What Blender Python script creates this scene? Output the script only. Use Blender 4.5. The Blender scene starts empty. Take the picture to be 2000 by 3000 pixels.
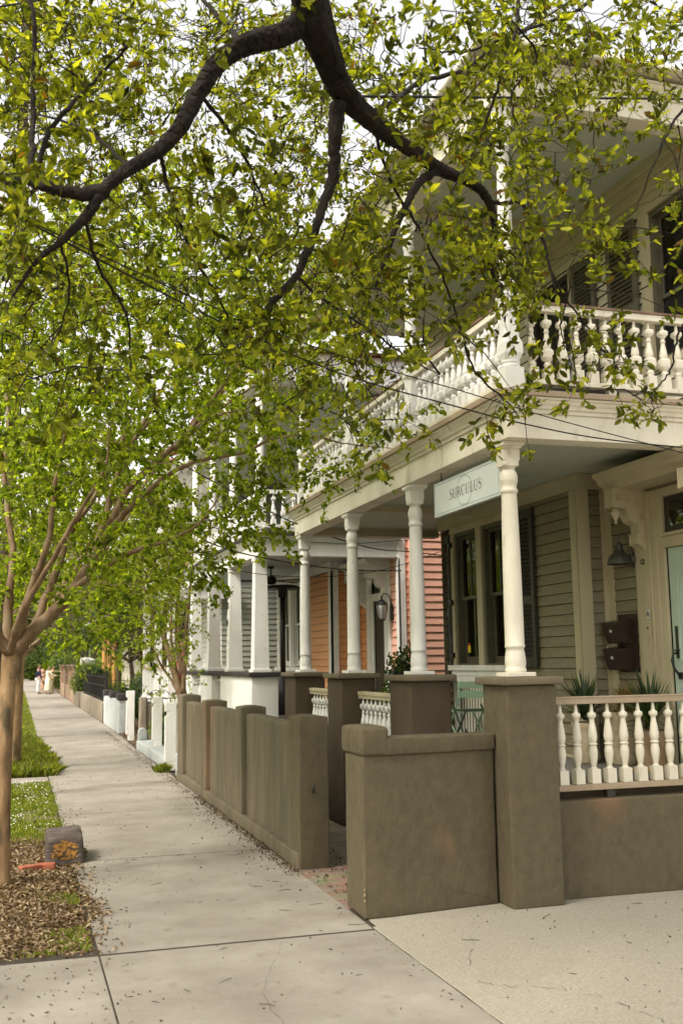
import bpy, bmesh, math, random
import numpy as np
from mathutils import Vector, Matrix, noise as mnoise
random.seed(7); RNG = np.random.default_rng(11)
SC = bpy.context.scene
COL = SC.collection

# ------------------------------------------------------------------ camera
F_PX, VPX, VPY, SL, CAMH = 3050.0, 50.0, 1951.0, -0.015, 1.8
_Y = np.array([(VPX-1000)/F_PX, (VPY-1500)/F_PX, 1.0]); _Y /= np.linalg.norm(_Y)
_Z = np.cross(np.array([1, SL, 0.0]), _Y); _Z /= np.linalg.norm(_Z)
if _Z[1] > 0: _Z = -_Z
_X = np.cross(_Y, _Z)
if _X[0] < 0: _X = -_X
RM = np.array([_X, _Y, _Z])
def ray(x, y): return RM @ np.array([(x-1000)/F_PX, (y-1500)/F_PX, 1.0])
def at(x, y, Y):            # world point seen at photo pixel (x, y), Y metres down the street
    d = ray(x, y); t = Y/d[1]
    return np.array([0, 0, CAMH]) + t*d
def atd(x, y, Y): return at(x*1.27551, y*1.27551, Y)
cam_d = bpy.data.cameras.new('camera'); cam = bpy.data.objects.new('camera', cam_d); COL.objects.link(cam)
r_, u_, b_ = RM[:, 0], -RM[:, 1], -RM[:, 2]
cam.matrix_world = Matrix(((r_[0], u_[0], b_[0], 0), (r_[1], u_[1], b_[1], 0), (r_[2], u_[2], b_[2], CAMH), (0, 0, 0, 1)))
cam_d.sensor_fit = 'VERTICAL'; cam_d.sensor_height = 36; cam_d.sensor_width = 24; cam_d.lens = F_PX/3000*36
cam_d.clip_start = 0.05; cam_d.clip_end = 3000
cam_d.dof.use_dof = True; cam_d.dof.focus_distance = 9.5; cam_d.dof.aperture_fstop = 2.8
SC.camera = cam
# ------------------------------------------------------------------ world, sun, exposure
W = bpy.data.worlds.new('World'); SC.world = W; W.use_nodes = True
nt = W.node_tree; nt.nodes.clear()
sky = nt.nodes.new('ShaderNodeTexSky'); sky.sky_type = 'NISHITA'; sky.sun_disc = False
SUN_EL, SUN_AZ = 50.0, 246.0     # compass-like, from +Y clockwise
sky.sun_elevation = math.radians(SUN_EL); sky.sun_rotation = math.radians(SUN_AZ)
sky.air_density = 1.0; sky.dust_density = 3.0; sky.ozone_density = 1.0
hs = nt.nodes.new('ShaderNodeHueSaturation'); hs.inputs['Saturation'].default_value = 0.22
tint = nt.nodes.new('ShaderNodeMix'); tint.data_type = 'RGBA'; tint.blend_type = 'MULTIPLY'; tint.inputs[0].default_value = 1
tint.inputs[7].default_value = (1.0, 0.955, 0.87, 1)
bg = nt.nodes.new('ShaderNodeBackground'); bg.inputs['Strength'].default_value = 0.15
wo = nt.nodes.new('ShaderNodeOutputWorld')
nt.links.new(sky.outputs[0], hs.inputs['Color']); nt.links.new(hs.outputs[0], tint.inputs[6])
nt.links.new(tint.outputs[2], bg.inputs[0]); nt.links.new(bg.outputs[0], wo.inputs[0])
sd = bpy.data.lights.new('sun', 'SUN'); sun = bpy.data.objects.new('sun', sd); COL.objects.link(sun)
sd.energy = 1.3; sd.angle = math.radians(12); sd.color = (1.0, 0.93, 0.82)
el, az = math.radians(SUN_EL), math.radians(SUN_AZ)
sv = Vector((math.sin(az)*math.cos(el), math.cos(az)*math.cos(el), math.sin(el)))
sun.rotation_euler = sv.to_track_quat('Z', 'Y').to_euler()
SC.view_settings.view_transform = 'Standard'; SC.view_settings.look = 'None'
SC.view_settings.gamma = 1; SC.view_settings.exposure = 1.5
SC.cycles.max_bounces = 8; SC.cycles.diffuse_bounces = 6; SC.cycles.transmission_bounces = 4; SC.cycles.transparent_max_bounces = 6
SC.cycles.use_denoising = True

# ------------------------------------------------------------------ materials
MATS = {}
def mat(name, cols, scale=4, rough=0.65, bumps=(), stretch=(1, 1, 1), detail=5, island=False, spec=0.35, metal=0, transl=0, coat=0, overlay=None):
    """cols: list of (pos, rgb); bumps: (scale, strength, distance) ; overlay: (rgb, scale, lo, hi)"""
    if name in MATS: return MATS[name]
    m = bpy.data.materials.new(name); m.use_nodes = True; n = m.node_tree; n.nodes.clear(); L = n.links
    out = n.nodes.new('ShaderNodeOutputMaterial'); p = n.nodes.new('ShaderNodeBsdfPrincipled')
    p.inputs['Roughness'].default_value = rough; p.inputs['Specular IOR Level'].default_value = spec; p.inputs['Metallic'].default_value = metal
    if coat: p.inputs['Coat Weight'].default_value = coat
    tc = n.nodes.new('ShaderNodeTexCoord'); mp = n.nodes.new('ShaderNodeMapping'); mp.inputs['Scale'].default_value = stretch
    geo = n.nodes.new('ShaderNodeNewGeometry')
    L.new(geo.outputs['Position'] if not island else tc.outputs['Object'], mp.inputs[0])
    if isinstance(cols, tuple): cols = [(0.5, cols)]
    if len(cols) > 1 or overlay:
        rp = n.nodes.new('ShaderNodeValToRGB'); e = rp.color_ramp.elements
        while len(e) < len(cols): e.new(0.5)
        if len(cols) == 1: e.remove(e[1])
        for i, (q, c) in enumerate(cols): e[i].position = q; e[i].color = (*c, 1)
        if island:
            L.new(geo.outputs['Random Per Island'], rp.inputs[0])
        else:
            nz = n.nodes.new('ShaderNodeTexNoise'); nz.inputs['Scale'].default_value = scale; nz.inputs['Detail'].default_value = detail; nz.inputs['Roughness'].default_value = 0.62
            L.new(mp.outputs[0], nz.inputs['Vector']); L.new(nz.outputs['Fac'], rp.inputs[0])
        csock = rp.outputs[0]
        if overlay:
            oc, osc, lo, hi = overlay
            n2 = n.nodes.new('ShaderNodeTexNoise'); n2.inputs['Scale'].default_value = osc; n2.inputs['Detail'].default_value = 7
            L.new(mp.outputs[0], n2.inputs['Vector'])
            mr = n.nodes.new('ShaderNodeMapRange'); mr.inputs[1].default_value = lo; mr.inputs[2].default_value = hi; L.new(n2.outputs['Fac'], mr.inputs[0])
            mx = n.nodes.new('ShaderNodeMix'); mx.data_type = 'RGBA'; L.new(mr.outputs[0], mx.inputs[0]); L.new(csock, mx.inputs[6]); mx.inputs[7].default_value = (*oc, 1)
            csock = mx.outputs[2]
        L.new(csock, p.inputs['Base Color'])
    else:
        rgb = n.nodes.new('ShaderNodeRGB'); rgb.outputs[0].default_value = (*cols[0][1], 1); csock = rgb.outputs[0]; L.new(csock, p.inputs['Base Color'])
    prev = None
    for (bs, st, di) in bumps:
        nb = n.nodes.new('ShaderNodeTexNoise'); nb.inputs['Scale'].default_value = bs; nb.inputs['Detail'].default_value = 6; L.new(mp.outputs[0], nb.inputs['Vector'])
        bp = n.nodes.new('ShaderNodeBump'); bp.inputs['Strength'].default_value = st; bp.inputs['Distance'].default_value = di; L.new(nb.outputs['Fac'], bp.inputs['Height'])
        if prev: L.new(prev.outputs[0], bp.inputs['Normal'])
        prev = bp
    if prev: L.new(prev.outputs[0], p.inputs['Normal'])
    if transl:
        tr = n.nodes.new('ShaderNodeBsdfTranslucent'); ms = n.nodes.new('ShaderNodeMixShader'); ms.inputs[0].default_value = transl
        ht = n.nodes.new('ShaderNodeMix'); ht.data_type = 'RGBA'; ht.blend_type = 'MULTIPLY'; ht.inputs[0].default_value = 1; L.new(csock, ht.inputs[6]); ht.inputs[7].default_value = (2.3, 2.25, 0.5, 1)
        L.new(ht.outputs[2], tr.inputs[0]); L.new(p.outputs[0], ms.inputs[1]); L.new(tr.outputs[0], ms.inputs[2]); L.new(ms.outputs[0], out.inputs[0])
    else: L.new(p.outputs[0], out.inputs[0])
    MATS[name] = m; return m

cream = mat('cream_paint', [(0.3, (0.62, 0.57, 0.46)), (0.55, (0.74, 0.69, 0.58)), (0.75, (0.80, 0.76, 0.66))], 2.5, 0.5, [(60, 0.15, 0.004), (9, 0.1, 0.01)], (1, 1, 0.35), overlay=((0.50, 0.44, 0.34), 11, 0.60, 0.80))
creamshade = mat('cream_paint_shaded', [(0.3, (0.44, 0.375, 0.25)), (0.7, (0.53, 0.46, 0.32))], 2.5, 0.5, [(60, 0.12, 0.004)], (1, 1, 0.35))  # darker copy of the cream paint, with porch shade put into its colour
white = mat('white_paint', [(0.3, (0.70, 0.685, 0.66)), (0.6, (0.82, 0.805, 0.78)), (0.8, (0.86, 0.85, 0.83))], 3, 0.45, [(50, 0.15, 0.004)], (1, 1, 0.3), overlay=((0.5, 0.47, 0.42), 16, 0.64, 0.8))
lapw = mat('white_clapboard_paint', [(0.3, (0.72, 0.71, 0.67)), (0.7, (0.82, 0.81, 0.78))], 3, 0.55, [(40, 0.15, 0.004)], (1, 1, 4))
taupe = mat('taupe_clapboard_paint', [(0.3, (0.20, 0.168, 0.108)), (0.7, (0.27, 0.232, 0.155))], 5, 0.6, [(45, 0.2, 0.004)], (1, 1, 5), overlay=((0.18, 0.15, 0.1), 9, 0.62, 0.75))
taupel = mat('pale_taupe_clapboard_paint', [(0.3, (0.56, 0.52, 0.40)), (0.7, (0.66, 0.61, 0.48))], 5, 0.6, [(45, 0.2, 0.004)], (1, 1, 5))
pink = mat('salmon_clapboard_paint', [(0.3, (0.70, 0.37, 0.27)), (0.7, (0.79, 0.44, 0.33))], 4, 0.6, [(45, 0.2, 0.004)], (1, 1, 5))
orange = mat('orange_clapboard_paint', [(0.3, (0.72, 0.33, 0.14)), (0.7, (0.80, 0.40, 0.19))], 4, 0.6, [(45, 0.15, 0.004)], (1, 1, 5))
teal = mat('haint_blue_ceiling_paint', [(0.3, (0.42, 0.46, 0.38)), (0.7, (0.49, 0.53, 0.45))], 3, 0.5, [(30, 0.1, 0.004)], (6, 0.6, 1))
stucco = mat('brown_stucco', [(0.3, (0.083, 0.067, 0.039)), (0.5, (0.102, 0.082, 0.048)), (0.7, (0.122, 0.096, 0.058))], 14, 0.85, [(60, 0.55, 0.008), (6, 0.3, 0.02)], (1, 1, 0.7), 12, overlay=((0.19, 0.108, 0.062), 1.1, 0.62, 0.74))
stuccow = mat('brown_stucco_streaked', [(0.3, (0.090, 0.076, 0.047)), (0.45, (0.112, 0.094, 0.060)), (0.6, (0.145, 0.114, 0.077)), (0.72, (0.18, 0.130, 0.088))], 4.0, 0.8, [(60, 0.5, 0.007), (10, 0.35, 0.015)], (1, 1, 0.22), 7, overlay=((0.24, 0.14, 0.085), 1.6, 0.60, 0.76))
stuccod = mat('dark_brown_stucco', [(0.3, (0.068, 0.047, 0.030)), (0.7, (0.10, 0.072, 0.048))], 2.2, 0.85, [(130, 0.6, 0.006), (14, 0.3, 0.012)], (1, 1, 0.6))
capm = mat('brown_pier_cap', [(0.3, (0.125, 0.10, 0.064)), (0.7, (0.175, 0.140, 0.092))], 6, 0.8, [(90, 0.6, 0.006), (14, 0.3, 0.01)])
conc = mat('sidewalk_concrete', [(0.32, (0.205, 0.180, 0.148)), (0.5, (0.262, 0.235, 0.197)), (0.66, (0.318, 0.288, 0.245))], 1.3, 0.9, [(90, 0.6, 0.006), (25, 0.3, 0.008)], (1, 1, 1), 12, overlay=((0.16, 0.135, 0.105), 6.5, 0.60, 0.85))
aggr = mat('driveway_aggregate', [(0.36, (0.262, 0.235, 0.185)), (0.5, (0.305, 0.276, 0.220)), (0.64, (0.355, 0.325, 0.262))], 60, 0.92, [(90, 0.5, 0.004), (6, 0.2, 0.01)], (1, 1, 1), 6, overlay=((0.25, 0.215, 0.15), 1.3, 0.58, 0.78))
concd = mat('old_concrete', [(0.25, (0.14, 0.115, 0.085)), (0.5, (0.24, 0.20, 0.15)), (0.75, (0.34, 0.29, 0.22))], 3, 0.92, [(60, 0.8, 0.008), (8, 0.5, 0.02)], (1, 1, 0.6), 7)
bluew = mat('pale_blue_masonry_paint', [(0.25, (0.34, 0.37, 0.38)), (0.5, (0.47, 0.50, 0.51)), (0.7, (0.56, 0.58, 0.58))], 3.2, 0.7, [(70, 0.5, 0.006)], (1, 1, 0.35), overlay=((0.24, 0.25, 0.24), 7, 0.62, 0.76))
greym = mat('grey_curb_paint', [(0.25, (0.27, 0.29, 0.29)), (0.7, (0.42, 0.44, 0.43))], 4, 0.8, [(70, 0.5, 0.006)])
darkcap = mat('charcoal_cap_paint', [(0.3, (0.025, 0.02, 0.021)), (0.7, (0.055, 0.047, 0.048))], 5, 0.7, [(50, 0.4, 0.006)])
dark = mat('dark_trim_paint', [(0.3, (0.03, 0.027, 0.02)), (0.7, (0.05, 0.044, 0.034))], 6, 0.45, [(40, 0.1, 0.003)])
sash = mat('brown_sash_paint', [(0.3, (0.085, 0.075, 0.05)), (0.7, (0.13, 0.115, 0.08))], 6, 0.5, [(40, 0.1, 0.003)])
glass = mat('window_glass', (0.012, 0.013, 0.011), rough=0.035, spec=1.0)
def thinglass(m):
    n = m.node_tree; L = n.links; n.nodes.clear(); o = n.nodes.new('ShaderNodeOutputMaterial'); t = n.nodes.new('ShaderNodeBsdfTransparent'); t.inputs[0].default_value = (.72, .76, .70, 1)
    g_ = n.nodes.new('ShaderNodeBsdfGlossy'); g_.inputs['Roughness'].default_value = .015; f = n.nodes.new('ShaderNodeFresnel'); f.inputs[0].default_value = 1.75; x = n.nodes.new('ShaderNodeMixShader')
    nz = n.nodes.new('ShaderNodeTexNoise'); nz.inputs['Scale'].default_value = 2.2; bp = n.nodes.new('ShaderNodeBump'); bp.inputs['Strength'].default_value = .12; bp.inputs['Distance'].default_value = .02
    L.new(nz.outputs['Fac'], bp.inputs['Height']); L.new(bp.outputs[0], g_.inputs['Normal'])
    L.new(f.outputs[0], x.inputs[0]); L.new(t.outputs[0], x.inputs[1]); L.new(g_.outputs[0], x.inputs[2]); L.new(x.outputs[0], o.inputs[0])
thinglass(glass)
iron = mat('black_iron', (0.015, 0.014, 0.013), rough=0.5, spec=0.5)
cable = mat('black_cable', (0.012, 0.012, 0.012), rough=0.6)
doorm = mat('pale_aqua_door_paint', [(0.3, (0.42, 0.51, 0.44)), (0.7, (0.47, 0.57, 0.49))], 3, 0.4, [(30, 0.08, 0.003)])
mailm = mat('dark_maroon_metal', [(0.3, (0.026, 0.014, 0.011)), (0.7, (0.040, 0.022, 0.017))], 6, 0.4)
lampm = mat('weathered_grey_metal', [(0.3, (0.07, 0.07, 0.06)), (0.7, (0.13, 0.13, 0.115))], 10, 0.45, metal=0.6)
chairm = mat('sage_green_enamel', (0.34, 0.50, 0.33), rough=0.4)
chaird = mat('dark_green_enamel', (0.045, 0.06, 0.035), rough=0.45)
potm = mat('aged_stone_pot', [(0.25, (0.20, 0.155, 0.09)), (0.5, (0.36, 0.29, 0.19)), (0.75, (0.50, 0.43, 0.31))], 7, 0.85, [(40, 0.4, 0.006)], (1, 1, 1.6), 7)
signm = mat('sign_board_paint', [(0.3, (0.58, 0.62, 0.60)), (0.7, (0.64, 0.67, 0.65))], 1.4, 0.4)
signe = mat('sign_edge_paint', (0.74, 0.70, 0.66), rough=0.5)
signline = mat('sign_blue_line', (0.20, 0.33, 0.36), rough=0.5)
signink = mat('sign_dark_ink', (0.06, 0.065, 0.05), rough=0.5)
signgr = mat('sign_green_ink', (0.30, 0.40, 0.27), rough=0.5)
bark = mat('oak_bark', [(0.3, (0.006, 0.004, 0.0025)), (0.55, (0.015, 0.010, 0.006)), (0.8, (0.040, 0.029, 0.018))], 16, 0.9, [(30, 1.0, 0.03), (90, 0.7, 0.01)], (1, 1, 0.5), 8)
mbark = mat('crape_myrtle_bark', [(0.25, (0.12, 0.07, 0.032)), (0.42, (0.23, 0.135, 0.065)), (0.56, (0.34, 0.215, 0.11)), (0.72, (0.45, 0.33, 0.19))], 8, 0.6, [(14, 0.6, 0.02), (60, 0.3, 0.004)], (1, 1, 0.3), 8, overlay=((0.075, 0.055, 0.025), 6, 0.50, 0.60))
mbarkg = mat('crape_myrtle_limb_bark', [(0.3, (0.10, 0.055, 0.028)), (0.5, (0.20, 0.125, 0.065)), (0.75, (0.32, 0.25, 0.165))], 9, 0.7, [(20, 0.4, 0.008)], (1, 1, 0.5), 6)
dbark = mat('dark_bark', [(0.3, (0.03, 0.02, 0.013)), (0.7, (0.09, 0.065, 0.04))], 14, 0.9, [(30, 0.8, 0.02)])
leafo = mat('oak_leaf', [(0.0, (0.14, 0.075, 0.02)), (0.03, (0.028, 0.033, 0.006)), (0.37, (0.086, 0.102, 0.013)), (0.78, (0.185, 0.205, 0.025)), (0.98, (0.34, 0.34, 0.045))], island=True, rough=0.55, spec=0.18, transl=0.58)
leafm = mat('crape_myrtle_leaf', [(0.0, (0.05, 0.076, 0.011)), (0.45, (0.145, 0.20, 0.022)), (0.9, (0.31, 0.37, 0.05))], island=True, rough=0.55, spec=0.15, transl=0.58)
leafd = mat('evergreen_leaf', [(0.0, (0.016, 0.030, 0.008)), (0.6, (0.045, 0.080, 0.013)), (1.0, (0.11, 0.16, 0.025))], island=True, rough=0.45, spec=0.35, transl=0.3)
leafl = mat('light_green_leaf', [(0.0, (0.06, 0.09, 0.018)), (0.6, (0.11, 0.16, 0.03)), (1.0, (0.18, 0.22, 0.05))], island=True, rough=0.5, spec=0.3, transl=0.4)
agavem = mat('yucca_blade', [(0.0, (0.02, 0.035, 0.02)), (0.6, (0.045, 0.075, 0.035)), (1.0, (0.12, 0.16, 0.05))], island=True, rough=0.45, transl=0.15)
drygr = mat('dry_ornamental_grass', [(0.0, (0.20, 0.13, 0.04)), (0.6, (0.33, 0.22, 0.07)), (1.0, (0.16, 0.15, 0.05))], island=True, rough=0.7, transl=0.3)
litter = mat('dead_leaf', [(0.0, (0.09, 0.05, 0.026)), (0.4, (0.20, 0.13, 0.075)), (0.75, (0.32, 0.23, 0.145)), (1.0, (0.42, 0.33, 0.22))], island=True, rough=0.8, transl=0.1)
soil = mat('soil', [(0.3, (0.07, 0.045, 0.025)), (0.7, (0.15, 0.10, 0.06))], 9, 0.95, [(60, 0.9, 0.02), (9, 0.6, 0.03)])
grassm = mat('grass_blade', [(0.0, (0.10, 0.13, 0.018)), (0.6, (0.19, 0.24, 0.03)), (1.0, (0.32, 0.31, 0.10))], island=True, rough=0.6, transl=0.4)
earth = mat('verge_ground', [(0.3, (0.10, 0.085, 0.045)), (0.5, (0.16, 0.135, 0.075)), (0.7, (0.09, 0.12, 0.03))], 2.5, 0.95, [(60, 0.8, 0.02)])
asph = mat('asphalt', [(0.3, (0.04, 0.04, 0.04)), (0.7, (0.065, 0.063, 0.06))], 8, 0.9, [(150, 0.6, 0.004)])
joint = mat('joint_dirt', [(0.3, (0.025, 0.02, 0.013)), (0.7, (0.06, 0.048, 0.033))], 20, 0.95)
rustroof = mat('red_metal_roof', [(0.3, (0.28, 0.075, 0.045)), (0.7, (0.38, 0.12, 0.075))], 5, 0.5)
floorp = mat('grey_porch_floor_paint', [(0.3, (0.11, 0.105, 0.10)), (0.7, (0.17, 0.16, 0.145))], 4, 0.55, [(40, 0.1, 0.003)])
tanp = mat('tan_rail_paint', [(0.3, (0.30, 0.225, 0.15)), (0.7, (0.40, 0.31, 0.22))], 6, 0.6, [(50, 0.2, 0.004)])
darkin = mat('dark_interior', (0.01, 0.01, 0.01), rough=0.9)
curtain = mat('pale_curtain', (0.45, 0.42, 0.36), rough=0.8)
rockm = mat('purple_brown_rock', [(0.25, (0.045, 0.032, 0.026)), (0.5, (0.09, 0.068, 0.058)), (0.75, (0.17, 0.14, 0.13))], 6, 0.9, [(14, 0.8, 0.03), (70, 0.5, 0.006)], (1, 1, 2.5), 8)
rockpaint = mat('orange_marker_paint', [(0.44, (0.06, 0.04, 0.028)), (0.52, (0.34, 0.16, 0.03)), (0.75, (0.44, 0.22, 0.04))], 40, 0.7, [(60, 0.5, 0.004)])
lapshade = mat('painted_lap_shade', (0.05, 0.038, 0.024), rough=0.9)  # dark colour painted under each clapboard lap in place of its shadow line
brickr = mat('red_brick_fragment', [(0.3, (0.26, 0.07, 0.035)), (0.7, (0.42, 0.14, 0.08))], 12, 0.9, [(50, 0.6, 0.006)])
skin = mat('skin', (0.50, 0.29, 0.20), rough=0.6); navy = mat('navy_cloth', (0.012, 0.017, 0.045), rough=0.8); wtr = mat('white_cloth', (0.78, 0.77, 0.74), rough=0.8)
creamc = mat('cream_cloth', (0.72, 0.66, 0.50), rough=0.8); peach = mat('peach_cloth', (0.40, 0.24, 0.17), rough=0.8); khaki = mat('khaki_cloth', (0.30, 0.25, 0.12), rough=0.8)
hairm = mat('brown_hair', (0.05, 0.025, 0.012), rough=0.6); hairg = mat('grey_hair', (0.30, 0.24, 0.18), rough=0.6); shoem = mat('tan_leather', (0.20, 0.11, 0.05), rough=0.6)
yellowp = mat('ochre_house_paint', [(0.3, (0.40, 0.20, 0.05)), (0.7, (0.50, 0.27, 0.08))], 4, 0.6)
petal = mat('white_petal', (0.75, 0.75, 0.70), rough=0.7); pinkp = mat('magenta_petal', (0.55, 0.06, 0.14), rough=0.6, transl=0.2)
yellowst = mat('yellow_sticker', (0.75, 0.55, 0.02), rough=0.5); redst = mat('red_sticker', (0.5, 0.03, 0.02), rough=0.5)
plastic = mat('white_plastic', (0.6, 0.6, 0.57), rough=0.5); flagm = mat('pale_green_cloth', (0.35, 0.55, 0.48), rough=0.8); redcar = mat('red_car_paint', (0.45, 0.03, 0.04), rough=0.25); bluecar = mat('blue_car_paint', (0.05, 0.12, 0.45), rough=0.25)
whitecar = mat('silver_car_paint', (0.6, 0.6, 0.6), rough=0.25); rubber = mat('tyre_rubber', (0.02, 0.02, 0.02), rough=0.8); lens = mat('lamp_lens', (0.5, 0.5, 0.48), rough=0.1)

def brickmat(name, c1, c2, mort, sc=1.0, flat=False):
    m = bpy.data.materials.new(name); m.use_nodes = True; n = m.node_tree; L = n.links; p = n.nodes['Principled BSDF']; p.inputs['Roughness'].default_value = 0.9
    g = n.nodes.new('ShaderNodeNewGeometry'); sx = n.nodes.new('ShaderNodeSeparateXYZ'); cb = n.nodes.new('ShaderNodeCombineXYZ'); ad = n.nodes.new('ShaderNodeMath')
    L.new(g.outputs['Position'], sx.inputs[0]); L.new(sx.outputs[0], ad.inputs[0])
    if flat: L.new(sx.outputs[0], cb.inputs[0]); L.new(sx.outputs[1], cb.inputs[1])
    else: L.new(sx.outputs[1], ad.inputs[1]); L.new(ad.outputs[0], cb.inputs[0]); L.new(sx.outputs[2], cb.inputs[1])
    b = n.nodes.new('ShaderNodeTexBrick'); b.inputs['Color1'].default_value = (*c1, 1); b.inputs['Color2'].default_value = (*c2, 1); b.inputs['Mortar'].default_value = (*mort, 1)
    b.inputs['Scale'].default_value = sc; b.inputs['Brick Width'].default_value = 0.22; b.inputs['Row Height'].default_value = 0.09; b.inputs['Mortar Size'].default_value = 0.012
    L.new(cb.outputs[0], b.inputs['Vector'])
    nz = n.nodes.new('ShaderNodeTexNoise'); nz.inputs['Scale'].default_value = 6; L.new(g.outputs['Position'], nz.inputs['Vector'])
    mx = n.nodes.new('ShaderNodeMix'); mx.data_type = 'RGBA'; mx.blend_type = 'MULTIPLY'; mx.inputs[0].default_value = 0.7; L.new(b.outputs[0], mx.inputs[6]); L.new(nz.outputs['Color'], mx.inputs[7])
    L.new(mx.outputs[2], p.inputs['Base Color'])
    bp = n.nodes.new('ShaderNodeBump'); bp.inputs['Distance'].default_value = 0.01; bp.inputs['Strength'].default_value = 0.6; bp.invert = True; L.new(b.outputs['Fac'], bp.inputs['Height']); L.new(bp.outputs[0], p.inputs['Normal'])
    MATS[name] = m; return m
brick = brickmat('brown_brick', (0.30, 0.16, 0.09), (0.48, 0.30, 0.17), (0.55, 0.46, 0.34))
pavers = brickmat('brick_path', (0.30, 0.16, 0.11), (0.36, 0.27, 0.19), (0.33, 0.29, 0.22), flat=True)

# ------------------------------------------------------------------ mesh helpers
class MB:
    def __init__(s, tf=None): s.v = []; s.f = []; s.tf = tf; s.sm = []; s.seam = []
    def _p(s, x, y, z): return s.tf(x, y, z) if s.tf else (x, y, z)
    def add(s, vs, fs, smooth=False):
        b = len(s.v); s.v += [s._p(*q) for q in vs]; s.f += [tuple(b+i for i in f) for f in fs]; s.sm += [smooth]*len(fs); return s
    def box(s, x0, x1, y0, y1, z0, z1):
        return s.add([(x0, y0, z0), (x1, y0, z0), (x1, y1, z0), (x0, y1, z0), (x0, y0, z1), (x1, y0, z1), (x1, y1, z1), (x0, y1, z1)],
                     [(3, 2, 1, 0), (4, 5, 6, 7), (0, 1, 5, 4), (1, 2, 6, 5), (2, 3, 7, 6), (3, 0, 4, 7)])
    def taper(s, cx, cy, z0, z1, h0, h1, k0=None, k1=None):
        k0 = h0 if k0 is None else k0; k1 = h1 if k1 is None else k1
        return s.add([(cx-h0, cy-k0, z0), (cx+h0, cy-k0, z0), (cx+h0, cy+k0, z0), (cx-h0, cy+k0, z0), (cx-h1, cy-k1, z1), (cx+h1, cy-k1, z1), (cx+h1, cy+k1, z1), (cx-h1, cy+k1, z1)],
                     [(3, 2, 1, 0), (4, 5, 6, 7), (0, 1, 5, 4), (1, 2, 6, 5), (2, 3, 7, 6), (3, 0, 4, 7)])
    def prism(s, poly, z0, z1):      # poly in x,y
        n = len(poly); vs = [(x, y, z0) for x, y in poly]+[(x, y, z1) for x, y in poly]
        return s.add(vs, [tuple(range(n))[::-1], tuple(range(n, 2*n))]+[(i, (i+1) % n, n+(i+1) % n, n+i) for i in range(n)])
    def extr(s, poly, axis, a0, a1):  # poly 2D in the other two axes (in xyz order), extruded along axis
        n = len(poly)
        def mk(a, q):
            if axis == 0: return (a, q[0], q[1])
            if axis == 1: return (q[0], a, q[1])
            return (q[0], q[1], a)
        vs = [mk(a0, q) for q in poly]+[mk(a1, q) for q in poly]
        return s.add(vs, [tuple(range(n)), tuple(range(n, 2*n))[::-1]]+[(i, (i+1) % n, n+(i+1) % n, n+i) for i in range(n)])
    def lathe(s, prof, cx=0, cy=0, seg=16, sq=None):
        vs = []; fs = []
        for (r, z) in prof:
            for k in range(seg):
                a = 2*math.pi*k/seg+math.pi/seg; c, q = math.cos(a), math.sin(a)
                vs.append((cx+r*c, cy+r*q, z))
        for i in range(len(prof)-1):
            for k in range(seg):
                k2 = (k+1) % seg; fs.append((i*seg+k, i*seg+k2, (i+1)*seg+k2, (i+1)*seg+k))
        s.add(vs, fs, True)
        b = len(s.v)-len(vs); s.f.append(tuple(b+k for k in range(seg))[::-1]); s.sm.append(False)
        s.f.append(tuple(b+(len(prof)-1)*seg+k for k in range(seg))); s.sm.append(False); return s
    def tube(s, pts, rad, seg=8, rough=0, caps=True, ridge=0, ist=.1):
        pts = [Vector(p) for p in pts]; n = len(pts)
        if not hasattr(rad, '__len__'): rad = [rad]*n
        vs = []; fs = []; ref = Vector((0.31, 0.17, 0.93)); pa = None
        for i, p in enumerate(pts):
            t = (pts[min(i+1, n-1)]-pts[max(i-1, 0)]).normalized()
            if pa is None:
                a = t.cross(ref)
                if a.length < 0.1: a = t.cross(Vector((1, 0, 0)))
            else: a = pa-t*pa.dot(t)
            a.normalize(); pa = a.copy(); b2 = t.cross(a)
            for k in range(seg):
                w = 2*math.pi*k/seg; rr = rad[i]
                if rough: rr *= 1+rough*(mnoise.noise(Vector((p.x*6+math.cos(w)*1.5, p.y*6+math.sin(w)*1.5, p.z*6))))+(ridge*(abs(mnoise.noise(Vector((math.cos(w)*5+i*ist, math.sin(w)*5, i*ist*.6+3))))*2-.5+.5*mnoise.noise(Vector((math.cos(w)*11, math.sin(w)*11, i*ist*2)))) if ridge else 0)
                vs.append(tuple(p+(a*math.cos(w)+b2*math.sin(w))*rr))
        for i in range(n-1):
            for k in range(seg):
                k2 = (k+1) % seg; fs.append((i*seg+k, i*seg+k2, (i+1)*seg+k2, (i+1)*seg+k))
        if caps: fs.append(tuple(range(seg))[::-1]); fs.append(tuple((n-1)*seg+k for k in range(seg)))
        return s.add(vs, fs, True)
WL = {}
def wloc(o): return WL.get(o.name, Vector((0, 0, 0)))
def link(name, me, m, parent, origin, bevel=0, seg=2):
    o = bpy.data.objects.new(name, me); COL.objects.link(o)
    if m: me.materials.append(m)
    WL[o.name] = Vector(origin)
    if parent: o.parent = parent; o.location = Vector(origin)-wloc(parent)
    else: o.location = origin
    if bevel:
        b = o.modifiers.new('edge', 'BEVEL'); b.width = bevel; b.segments = seg; b.limit_method = 'ANGLE'; b.angle_limit = math.radians(40); b.harden_normals = False
    return o
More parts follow.
